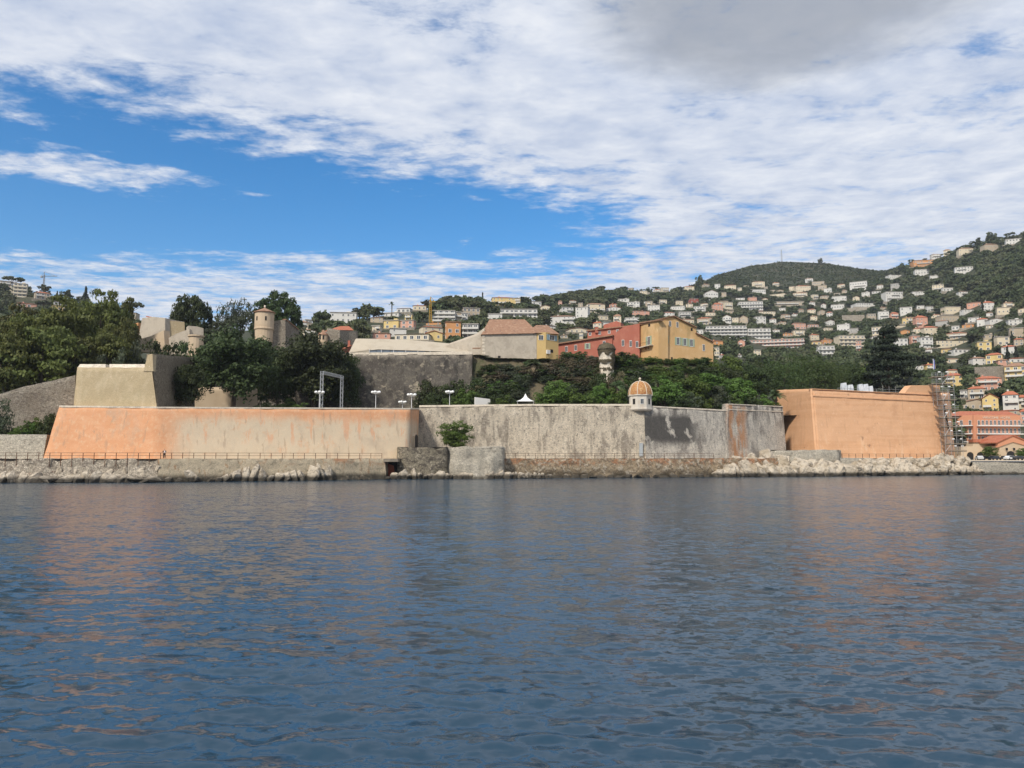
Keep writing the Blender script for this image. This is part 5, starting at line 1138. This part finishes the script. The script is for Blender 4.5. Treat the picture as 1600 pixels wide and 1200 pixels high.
    for f_ in range(fl):
        z = (f_+.52)*fh; n = max(2, int(w_/3.1))
        big = random.random() < .35
        for i in range(n):
            if random.random() < .12: continue
            bw = ww*1.7 if big else ww
            inst('window', W_FAR, r, Matrix.Translation((-w_/2+(i+.5)*w_/n, -.005, z)) @ Matrix.Diagonal((bw, 1.2, wh*(1.25 if big else 1), 1)))
        sgn = 1 if yaw < 0 else -1; n2 = max(1, int(d_/3.6))
        for i in range(n2): inst('window', W_FAR, r, Matrix.Translation((sgn*(w_/2+.005), (i+.5)*d_/n2, z)) @ Matrix.Rotation(sgn*math.pi/2, 4, 'Z') @ Matrix.Diagonal((ww, 1.2, wh, 1)))
        if f_ > 0 and random.random() < .45:
            bw = w_*random.uniform(.4, .9); x = random.uniform(-(w_-bw)/2, (w_-bw)/2); mb = MB(); mb.box(x-bw/2, x+bw/2, -1.3, .05, f_*fh-.1, f_*fh+.1); mb.box(x-bw/2, x+bw/2, -1.3, -1.2, f_*fh+.1, f_*fh+.95); mb.build('balcony', HM['W'], r)
    if random.random() < .5: mb = MB(); mb.box(-w_*.75, w_*.7, -3.2, -2.9, -3.2, random.uniform(-.4, .5)); mb.build('terrace_wall', MAT['rubble'], r)
    return r
def batch(ox, oy, sc, rows_):
    for x0, x1, yt, yb, c, rf, fl in rows_:
        if c == 'W' and random.random() < .3: c = random.choice('CCT')
        if rf == 'F' and fl < 3 and random.random() < .3: rf = 'H'
        y_ = .1 if rf == 'A' else None
        house(ox+x0/sc, ox+x1/sc, oy+yt/sc, oy+yb/sc, c, rf, fl, random.uniform(-.12, .12) if rf in 'AN' else None)
batch(1000, 380, 5.333, [(0, 60, 398, 420, 'C', 'F', 1), (105, 175, 378, 418, 'C', 'H', 2), (175, 245, 370, 416, 'C', 'F', 2), (365, 455, 350, 400, 'C', 'H', 2), (545, 655, 388, 472, 'W', 'G', 2), (525, 585, 335, 367, 'T', 'H', 1), (700, 805, 340, 388, 'C', 'H', 2), (815, 850, 370, 406, 'C', 'F', 2),
  (930, 1045, 308, 370, 'C', 'H', 2), (920, 1050, 385, 418, 'W', 'F', 1), (1060, 1220, 415, 450, 'C', 'F', 1), (1240, 1300, 360, 402, 'C', 'F', 1), (1300, 1425, 342, 405, 'C', 'F', 2), (1375, 1445, 285, 328, 'W', 'H', 2), (1430, 1540, 318, 352, 'T', 'F', 1), (1480, 1560, 350, 392, 'T', 'F', 1), (1530, 1600, 375, 416, 'W', 'F', 1), (1270, 1400, 402, 452, 'C', 'H', 2),
  (30, 110, 480, 507, 'W', 'F', 1), (60, 170, 515, 572, 'W', 'F', 2), (155, 230, 470, 517, 'W', 'F', 2), (0, 80, 560, 607, 'P', 'H', 2), (300, 360, 480, 517, 'C', 'F', 1), (240, 380, 525, 557, 'W', 'F', 1), (380, 445, 498, 537, 'W', 'F', 2), (445, 550, 525, 572, 'W', 'F', 2), (415, 495, 460, 500, 'R', 'F', 2), (500, 570, 495, 532, 'C', 'H', 2),
  (610, 695, 490, 572, 'P', 'H', 3), (640, 740, 476, 512, 'T', 'H', 1), (700, 780, 490, 552, 'C', 'F', 2), (820, 1030, 485, 562, 'W', 'A', 3), (905, 975, 450, 486, 'P', 'F', 1), (1110, 1370, 485, 527, 'W', 'F', 2), (1155, 1215, 540, 562, 'W', 'F', 1), (975, 1130, 562, 592, 'C', 'F', 1), (545, 630, 570, 607, 'C', 'H', 1), (470, 605, 610, 682, 'T', 'H', 2),
  (685, 765, 595, 667, 'W', 'G', 2), (765, 825, 620, 672, 'C', 'F', 2), (820, 905, 600, 682, 'W', 'G', 2), (320, 430, 570, 622, 'G', 'F', 2), (340, 460, 625, 672, 'C', 'F', 1), (965, 1055, 610, 682, 'W', 'F', 3), (945, 1010, 890, 932, 'W', 'F', 2), (617, 664, 868, 962, 'W', 'F', 3), (665, 705, 925, 962, 'W', 'F', 1), (1270, 1385, 655, 717, 'P', 'H', 2), (1395, 1490, 670, 702, 'P', 'H', 1), (470, 530, 720, 762, 'W', 'F', 1), (820, 850, 925, 950, 'W', 'F', 1)])
house(1102, 1168, 509, 529, 'W', 'A', 4, .08, 'long white stepped apartment block with four balcony bands'); house(1168, 1205, 513, 530, 'W', 'A', 3, .08, 'lower white apartment wing stepping down from the white block')
house(1166, 1260, 530, 545.5, 'P', 'A', 3, -.06, 'long pink apartment block above the pepper trees', roofmat=MAT['tile_red']); house(1279, 1305, 540, 560, 'W', 'A', 3, .1, 'white balconied block with pink panels left of the curved block')
batch(1250, 340, 4.571, [(820, 925, 368, 420, 'W', 'F', 3), (930, 995, 413, 437, 'W', 'F', 1), (635, 730, 400, 437, 'W', 'H', 2), (1105, 1240, 350, 407, 'W', 'F', 3), (1470, 1585, 150, 192, 'W', 'F', 2), (1135, 1240, 205, 272, 'C', 'F', 2), (1320, 1420, 175, 247, 'T', 'H', 2), (1025, 1075, 205, 252, 'W', 'F', 2), (940, 1010, 250, 287, 'W', 'H', 2),
  (350, 485, 455, 522, 'W', 'F', 2), (645, 720, 470, 512, 'G', 'F', 2), (945, 1030, 478, 527, 'W', 'F', 3), (1020, 1095, 500, 532, 'W', 'F', 1), (615, 740, 528, 602, 'W', 'F', 3), (805, 900, 528, 562, 'W', 'F', 2), (1135, 1200, 520, 557, 'W', 'F', 2), (230, 335, 560, 602, 'W', 'F', 1), (220, 320, 620, 657, 'W', 'F', 1), (400, 545, 600, 642, 'W', 'F', 2), (330, 500, 642, 667, 'G', 'N', 1),
  (715, 805, 638, 692, 'W', 'F', 2), (560, 640, 668, 737, 'W', 'F', 2), (910, 955, 633, 672, 'W', 'F', 2), (835, 890, 628, 657, 'W', 'F', 1), (1040, 1150, 635, 692, 'W', 'F', 1), (1190, 1295, 598, 642, 'P', 'H', 1), (1455, 1535, 598, 647, 'C', 'H', 2), (1410, 1500, 640, 702, 'C', 'F', 1), (1330, 1380, 673, 707, 'W', 'F', 1), (730, 830, 705, 757, 'Y', 'H', 2), (830, 915, 693, 787, 'P', 'H', 3), (890, 990, 768, 847, 'C', 'F', 2), (810, 890, 783, 827, 'C', 'F', 1),
  (965, 1060, 728, 777, 'G', 'F', 2), (1010, 1140, 698, 752, 'W', 'F', 1), (1200, 1280, 713, 752, 'W', 'F', 2), (1265, 1345, 713, 772, 'W', 'F', 2), (1330, 1380, 763, 792, 'W', 'F', 1), (1490, 1590, 728, 772, 'W', 'F', 2), (1500, 1600, 788, 862, 'W', 'F', 3), (1045, 1195, 813, 867, 'T', 'H', 2), (975, 1215, 865, 922, 'C', 'F', 2), (865, 955, 853, 932, 'W', 'F', 3), (510, 620, 780, 837, 'C', 'F', 2), (640, 760, 765, 792, 'C', 'F', 1),
  (260, 360, 760, 817, 'W', 'F', 2), (300, 465, 695, 747, 'G', 'N', 1), (350, 420, 790, 827, 'G', 'F', 1), (400, 440, 880, 962, 'P', 'F', 3), (1410, 1500, 850, 912, 'C', 'F', 2), (1530, 1600, 858, 912, 'T', 'H', 2), (1300, 1415, 835, 867, 'W', 'F', 1), (890, 945, 933, 972, 'W', 'F', 2), (1440, 1540, 908, 977, 'W', 'H', 2)])
house(1427, 1462, 406, 417, 'O', 'F', 2, .1, 'terracotta orange villa under the wooded ridge')
house(1312, 1352, 524, 547, 'C', 'A', 4, .25, 'curved cream apartment block with four balcony rows')
batch(720, 440, 5.333, [(450, 497, 135, 192, 'Y', 'F', 3), (215, 262, 135, 167, 'W', 'F', 1), (5, 170, 220, 287, 'W', 'F', 2), (0, 60, 262, 337, 'W', 'F', 2), (215, 345, 268, 312, 'W', 'F', 1), (590, 680, 165, 197, 'W', 'F', 1), (665, 745, 195, 242, 'W', 'G', 1), (810, 845, 155, 197, 'P', 'F', 2), (900, 965, 150, 192, 'C', 'H', 2), (975, 1020, 178, 212, 'T', 'F', 1), (830, 950, 213, 267, 'W', 'F', 2), (945, 1070, 210, 327, 'W', 'F', 4), (1045, 1210, 168, 262, 'C', 'H', 3),
  (1210, 1340, 208, 252, 'W', 'G', 2), (1230, 1305, 180, 217, 'P', 'H', 1), (1300, 1415, 143, 167, 'W', 'F', 1), (1380, 1495, 168, 217, 'W', 'F', 2), (1535, 1600, 163, 212, 'W', 'F', 2), (1420, 1580, 233, 292, 'P', 'H', 2), (735, 960, 268, 372, 'W', 'H', 3), (1355, 1490, 300, 347, 'W', 'F', 2), (890, 1085, 383, 432, 'C', 'G', 1), (985, 1020, 423, 477, 'C', 'F', 1), (820, 900, 440, 472, 'W', 'H', 1), (680, 800, 360, 402, 'W', 'F', 1), (1390, 1440, 50, 72, 'T', 'F', 1), (1210, 1270, 48, 68, 'T', 'H', 1), (1480, 1560, 78, 97, 'C', 'F', 1)])
house(768, 806, 459.5, 476, 'Y', 'H', 3, .1, 'peach hilltop mansion with red eaves on the skyline', roofmat=MAT['tile_red']); house(774, 840, 483, 496.5, 'W', 'A', 2, .0, 'long white block with blue awning bands below the mansion')
batch(460, 440, 5.333, [(290, 520, 256, 342, 'W', 'F', 2), (90, 150, 290, 327, 'C', 'F', 1), (50, 120, 325, 387, 'W', 'F', 2), (60, 180, 390, 452, 'C', 'H', 2), (630, 740, 288, 342, 'T', 'H', 2), (735, 875, 323, 392, 'Y', 'F', 2), (875, 1000, 323, 397, 'P', 'F', 2), (915, 985, 273, 327, 'Y', 'F', 2), (735, 880, 260, 292, 'W', 'F', 1), (845, 970, 212, 262, 'W', 'H', 1), (985, 1100, 188, 242, 'C', 'H', 1), (1150, 1340, 240, 332, 'W', 'A', 3), (1305, 1440, 253, 332, 'W', 'F', 2),
  (1085, 1230, 333, 367, 'O', 'H', 1), (1050, 1255, 363, 442, 'C', 'H', 2), (825, 1130, 423, 494, 'C', 'H', 1), (650, 800, 418, 480, 'P', 'H', 1), (790, 940, 390, 452, 'W', 'F', 2), (1090, 1240, 408, 490, 'Y', 'G', 1), (640, 720, 368, 417, 'C', 'F', 2)])
house(696, 721.5, 502.5, 531, 'O', 'F', 3, .2, 'plain orange three-storey house behind the marquee right end'); house(722, 748, 506, 530, 'G', 'A', 3, -.1, 'grey balconied house with curved white canopies beside the orange house')
batch(0, 400, 7.5, [(-100, 120, 228, 332, 'T', 'A', 3), (120, 370, 258, 332, 'C', 'H', 2), (150, 310, 318, 485, 'C', 'A', 4), (190, 430, 540, 612, 'P', 'H', 1), (410, 590, 410, 512, 'W', 'H', 2), (600, 780, 575, 655, 'Y', 'F', 1), (620, 800, 528, 578, 'W', 'F', 1), (1090, 1170, 588, 662, 'W', 'F', 2), (1380, 1500, 640, 705, 'T', 'H', 1)])
batch(180, 440, 7.27, [(0, 180, 518, 632, 'W', 'F', 2), (30, 240, 335, 412, 'T', 'H', 1)])
batch(1420, 540, 5.717, [(530, 690, 360, 482, 'W', 'H', 2), (460, 530, 400, 472, 'W', 'F', 2), (660, 805, 430, 587, 'Y', 'G', 3), (480, 740, 478, 587, 'T', 'G', 1), (845, 985, 403, 582, 'W', 'H', 4), (980, 1060, 438, 562, 'C', 'H', 3), (575, 700, 95, 182, 'W', 'H', 2), (690, 840, 60, 167, 'Y', 'H', 2), (800, 960, 115, 182, 'P', 'H', 2), (860, 1060, 148, 322, 'Y', 'H', 3), (900, 1060, 103, 157, 'W', 'H', 1), (595, 860, 185, 352, 'G', 'N', 1), (325, 490, 240, 372, 'Y', 'H', 3), (345, 450, 208, 262, 'C', 'H', 1), (330, 460, 108, 157, 'W', 'F', 1), (60, 135, 165, 217, 'W', 'H', 1), (160, 240, 158, 232, 'Y', 'H', 2), (810, 1000, 570, 620, 'T', 'H', 1), (1000, 1100, 560, 700, 'P', 'H', 3)])
house(1525, 1566, 586.5, 610, 'P', 'H', 3, -.05, 'square pink house with small dark windows above the harbour', roofmat=MAT['tile_red'])
rx = random.Random(77); nx_ = 0; tr_ = 0
while nx_ < 66 and tr_ < 6000:
    tr_ += 1
    px = rx.uniform(845, 1600) if rx.random() < .6 else rx.uniform(1400, 1605); pr_ = ip(px, RPY); py = rx.uniform(pr_+20, 575 if px > 1450 else 520 if px < 1120 else 545)
    if 1105 < px < 1390 and py < 447: continue
    if px > 1400 and py < 485: continue
    kpx = F/hill(px, py).y; w2 = rx.uniform(7, 14)*kpx; fl = rx.choice([1, 1, 2, 2, 2, 3]); h2 = (fl*2.9+1.2)*kpx
    if any(px-w2/2-1 < h[1] and px+w2/2+1 > h[0] and py-h2-1 < h[3] and py+1 > h[2] for h in HOUSES): continue
    house(px-w2/2, px+w2/2, py-h2, py, rx.choice('WWCCCTYPPO' if py > 500 else 'WWWCCCTTP'), rx.choice('HHHFG'), fl); nx_ += 1
for lab, rs_ in used.items():
    if len(rs_) > 1:
        for r in rs_: r['group'] = lab
# masts, cranes
def mast(px, pyt, pyb, label, name='radio_mast', wd=1.4, mat='steel', jib=None):
    b_ = hill(px, pyb); r = empty(name, b_, 0, label, 'crane' if jib else 'mast'); h_ = (pyb-pyt)*b_.y/F; mb = MB(); cs = [(-wd/2, -wd/2), (wd/2, -wd/2), (wd/2, wd/2), (-wd/2, wd/2)]
    for i, (x, y) in enumerate(cs): mb.tube([(x, y, -2), (x*.5, y*.5, h_)], .14, 4)
    n = 12
    for i in range(n):
        for k in range(4): a, b2_ = cs[k], cs[(k+1) % 4]; f0 = 1-.5*i/n; f1 = 1-.5*(i+1)/n; mb.tube([(a[0]*f0, a[1]*f0, h_*i/n), (b2_[0]*f1, b2_[1]*f1, h_*(i+1)/n)], .09, 4)
    mb.build('tower', MAT[mat], r)
    if jib:
        mb = MB(); mb.tube([(-jib*.25, 0, h_*.93), (jib, 0, h_*.93)], .3, 4); mb.tube([(0, 0, h_*1.15), (jib*.8, 0, h_*.95)], .12, 4); mb.tube([(0, 0, h_*.9), (0, 0, h_*1.15)], .25, 4); mb.tube([(0, 0, h_*1.15), (-jib*.22, 0, h_*.95)], .12, 4); mb.build('jib', MAT[mat], r)
        mb = MB(); mb.box(-jib*.25, -jib*.15, -.8, .8, h_*.85, h_*.93); mb.build('counterweight', MAT['steel'], r)
mast(1221.5, 389, 411, 'thin lattice radio mast on the scrubby summit', wd=2.5)
mast(67.5, 428, 460, 'slim grey tower crane on the left skyline', 'tower_crane', 1.3, jib=11)
MAT['crane_y'] = M('yellow crane paint', (.5, .3, .05)); mast(672.5, 468, 505, 'yellow lattice crane tower among the houses', 'tower_crane', 1.6, 'crane_y', jib=3)
MAT['blue_wrap'] = M('blue banner cloth', (.16, .17, .42)); b_ = hill(1460, 600); r = empty('banner_pole', b_, 0, 'tall pole with a blue banner beside the scaffolding top', 'flagpole'); h_ = (600-560)*b_.y/F
mb = MB(); mb.tube([(0, 0, -2), (0, 0, h_)], .15, 6); mb.build('pole', MAT['white_metal'], r); mb = MB(); mb.prism([(.1, 0, h_*.45), (1.1, .1, h_*.42), (.9, .05, h_*.95), (.1, 0, h_*.98)], (0, .08, 0)); mb.build('banner', MAT['blue_wrap'], r)
# skyline trees picked out one by one
def htree(kind, px, pyb, pyt, wpx, label, group=None): b_ = hill(px, pyb); return plant(kind, b_-Vector((0, 0, .4)), wpx*b_.y/F/.9, (pyb-pyt)*b_.y/F+.4, label, group=group)
htree('farpine', 20, 440, 417, 26, 'umbrella pine standing out on the left crest'); htree('cypress', 133, 472, 443, 11, 'dark cypress above the pine grove'); htree('cypress', 89, 455, 444, 5, 'small cypress spike on the left crest'); htree('far', 104, 462, 444, 20, 'round tree beside the left crest cypress'); htree('far', 70, 456, 439, 20, 'round tree below the slim grey tower crane')
htree('farpine', 207, 500, 471, 28, 'wind-shaped pine on the skyline left of the fort'); htree('cypress', 754, 480, 457, 6, 'cypress beside the peach hilltop mansion'); htree('far', 727, 482, 462, 18, 'dark round tree left of the peach hilltop mansion'); htree('far', 1093, 455, 429, 12, 'tall single tree at the left foot of the scrub summit'); htree('far', 1282, 414, 403, 8, 'lone tree on the scrub summit skyline'); htree('far', 1549, 385, 361, 16, 'tall round tree on the right ridge'); htree('far', 1527, 392, 372, 22, 'broad round tree on the right ridge')
for px in (1575, 1588): htree('cypress', px, 566, 543, 9, 'dark pointed cypress of the pair above the harbour houses', 'pair of cypresses above the harbour')
for px, pyb, pyt in ((1553, 540, 521), (1581, 535, 518), (1536, 490, 470)): htree('cypress', px, pyb, pyt, 6, 'slender cypress among the right hillside villas', 'cypresses among the right hillside villas')
# woodland: scatter, keeping house fronts clear
rt = np.random.RandomState(21); TR = []
HA = np.array(HOUSES); hw_ = HA[:, 1]-HA[:, 0]; hh_ = HA[:, 3]-HA[:, 2]
tries = 0; nsum = 0
while len(TR) < 10800 and tries < 90000:
    tries += 1
    px = rt.uniform(-260, 1900) if rt.rand() < .3 else rt.uniform(690, 1700); s = rt.rand()**.8*.985 + .012
    if 215 < px < 470: continue
    if px > 1505 and s < .12: continue
    b_ = hill_s(px, s); Y = b_.y; pyb = PYof(b_.z, Y)
    if pyb > ip(px, [(0, 520), (470, 540), (700, 545), (1000, 540), (1100, 570), (1440, 600), (1460, 720)]): continue
    summit = 1095 < px < 1400 and s > ip(px, [(1095, 1), (1130, .84), (1221, .74), (1330, .82), (1400, .97)])
    Hm = rt.uniform(5, 11.5); Wm = Hm*rt.uniform(.8, 1.3)
    if summit: Hm *= .36; Wm *= .5
    if s > .97: Hm *= .75
    hp = Hm*F/Y; wp = Wm*F/Y
    lo, hi = px-wp/2, px+wp/2
    m_ = (HA[:, 0]+hw_*.14 < hi) & (HA[:, 1]-hw_*.14 > lo) & (HA[:, 2] < pyb) & (HA[:, 3]-hh_*.34 > pyb-hp) & (HA[:, 4] > Y-2-hw_*Y/F*.7)
    if m_.any(): continue
    m_ = (np.abs((HA[:, 0]+HA[:, 1])/2-px) < hw_/2+1) & (Y > HA[:, 4]-1) & (Y < HA[:, 4]+hw_*Y/F*.75)
    if m_.any(): continue
    TR.append((hp*wp, tuple(b_), Wm, Hm, summit, px))
for i in range(3200):
    px = rt.uniform(1095, 1405); lo_ = ip(px, [(1095, 1), (1130, .84), (1221, .72), (1330, .82), (1400, .97)]); s = rt.uniform(lo_, .998); b_ = hill_s(px, s); Hm = rt.uniform(1.2, 3.6)
    TR.append((1, tuple(b_), Hm*rt.uniform(1.2, 2), Hm, True, px))
TR.sort(key=lambda t: -t[0])
vis = [t for t in TR if not t[4] and (t[5] > 1440 or hill_s(t[5], 0) is not None)]
nI = 0; rest = []
for t in TR:
    pyb = PYof(t[1][2], t[1][1])
    if nI < 280 and not t[4] and pyb < (590 if t[5] > 1440 else 545 if t[5] > 1100 else 520 if t[5] > 700 else 505) and -10 < t[5] < 1610:
        k = 'farpine' if rt.rand() < .16 else 'far'; nI += 1
        plant(k, Vector(t[1])-Vector((0, 0, .4)), t[2], t[3], 'rounded dark green tree among the hillside houses' if k == 'far' else 'flat-topped pine among the hillside houses', group='hillside trees' if k == 'far' else 'hillside pines')
    else: rest.append(t)
VV = []; FF = []; nb = 0
src = []
for c, t in T['far'] + T['farpine'] + T['farscrub']:
    a = np.empty(len(c.vertices)*3, dtype=np.float32); c.vertices.foreach_get('co', a); src.append(a.reshape(-1, 3))
for t in rest:
    i = rt.randint(6, 8) if t[4] else rt.randint(0, 6); v = src[i]; an = rt.rand()*6.283; ca, sa = math.cos(an), math.sin(an)
    st_ = 5 if t[0] < 160 else 3
    q4 = v.reshape(-1, 4, 3)[rt.randint(st_)::st_]; cen = q4.mean(1, keepdims=True); v = (cen + (q4-cen)*(1.9 if st_ == 5 else 1.5)).reshape(-1, 3)
    x = (v[:, 0]*ca - v[:, 1]*sa)*t[2] + t[1][0]; y = (v[:, 0]*sa + v[:, 1]*ca)*t[2] + t[1][1]; z = v[:, 2]*t[3] + t[1][2]-.4
    VV.append(np.stack([x, y, z], 1)); nb += len(v)
VV = np.concatenate(VV); o = link(bpy.data.objects.new('hillside_woodland', np_mesh('hillside_woodland', VV, np.arange(len(VV)).reshape(-1, 4), MAT['l_far']))); tag(o, 'dense dark green woodland covering the hillside between the houses', 'woodland', kind='stuff')
print('TREES', len(TR), nI, 'woodland faces', len(VV)//4, 'objects', len(bpy.data.objects), 'houses', len(HOUSES))

# ------------------------------------------------------------------ air: thin sea haze
mb = MB().box(-6100, 6100, -6100, 6100, -5.5, 430); hz = mb.build('haze', [])
m_ = bpy.data.materials.new('haze'); m_.use_nodes = True; ntz = m_.node_tree; ntz.nodes.clear()
ov_ = ntz.nodes.new('ShaderNodeOutputMaterial'); pv = ntz.nodes.new('ShaderNodeVolumePrincipled'); pv.inputs['Color'].default_value = (.82, .89, 1, 1); pv.inputs['Density'].default_value = .000085; pv.inputs['Anisotropy'].default_value = .2
ntz.links.new(pv.outputs[0], ov_.inputs['Volume']); hz.data.materials.append(m_); hz['kind'] = 'stuff'; hz['label'] = 'thin pale sea haze over the bay'
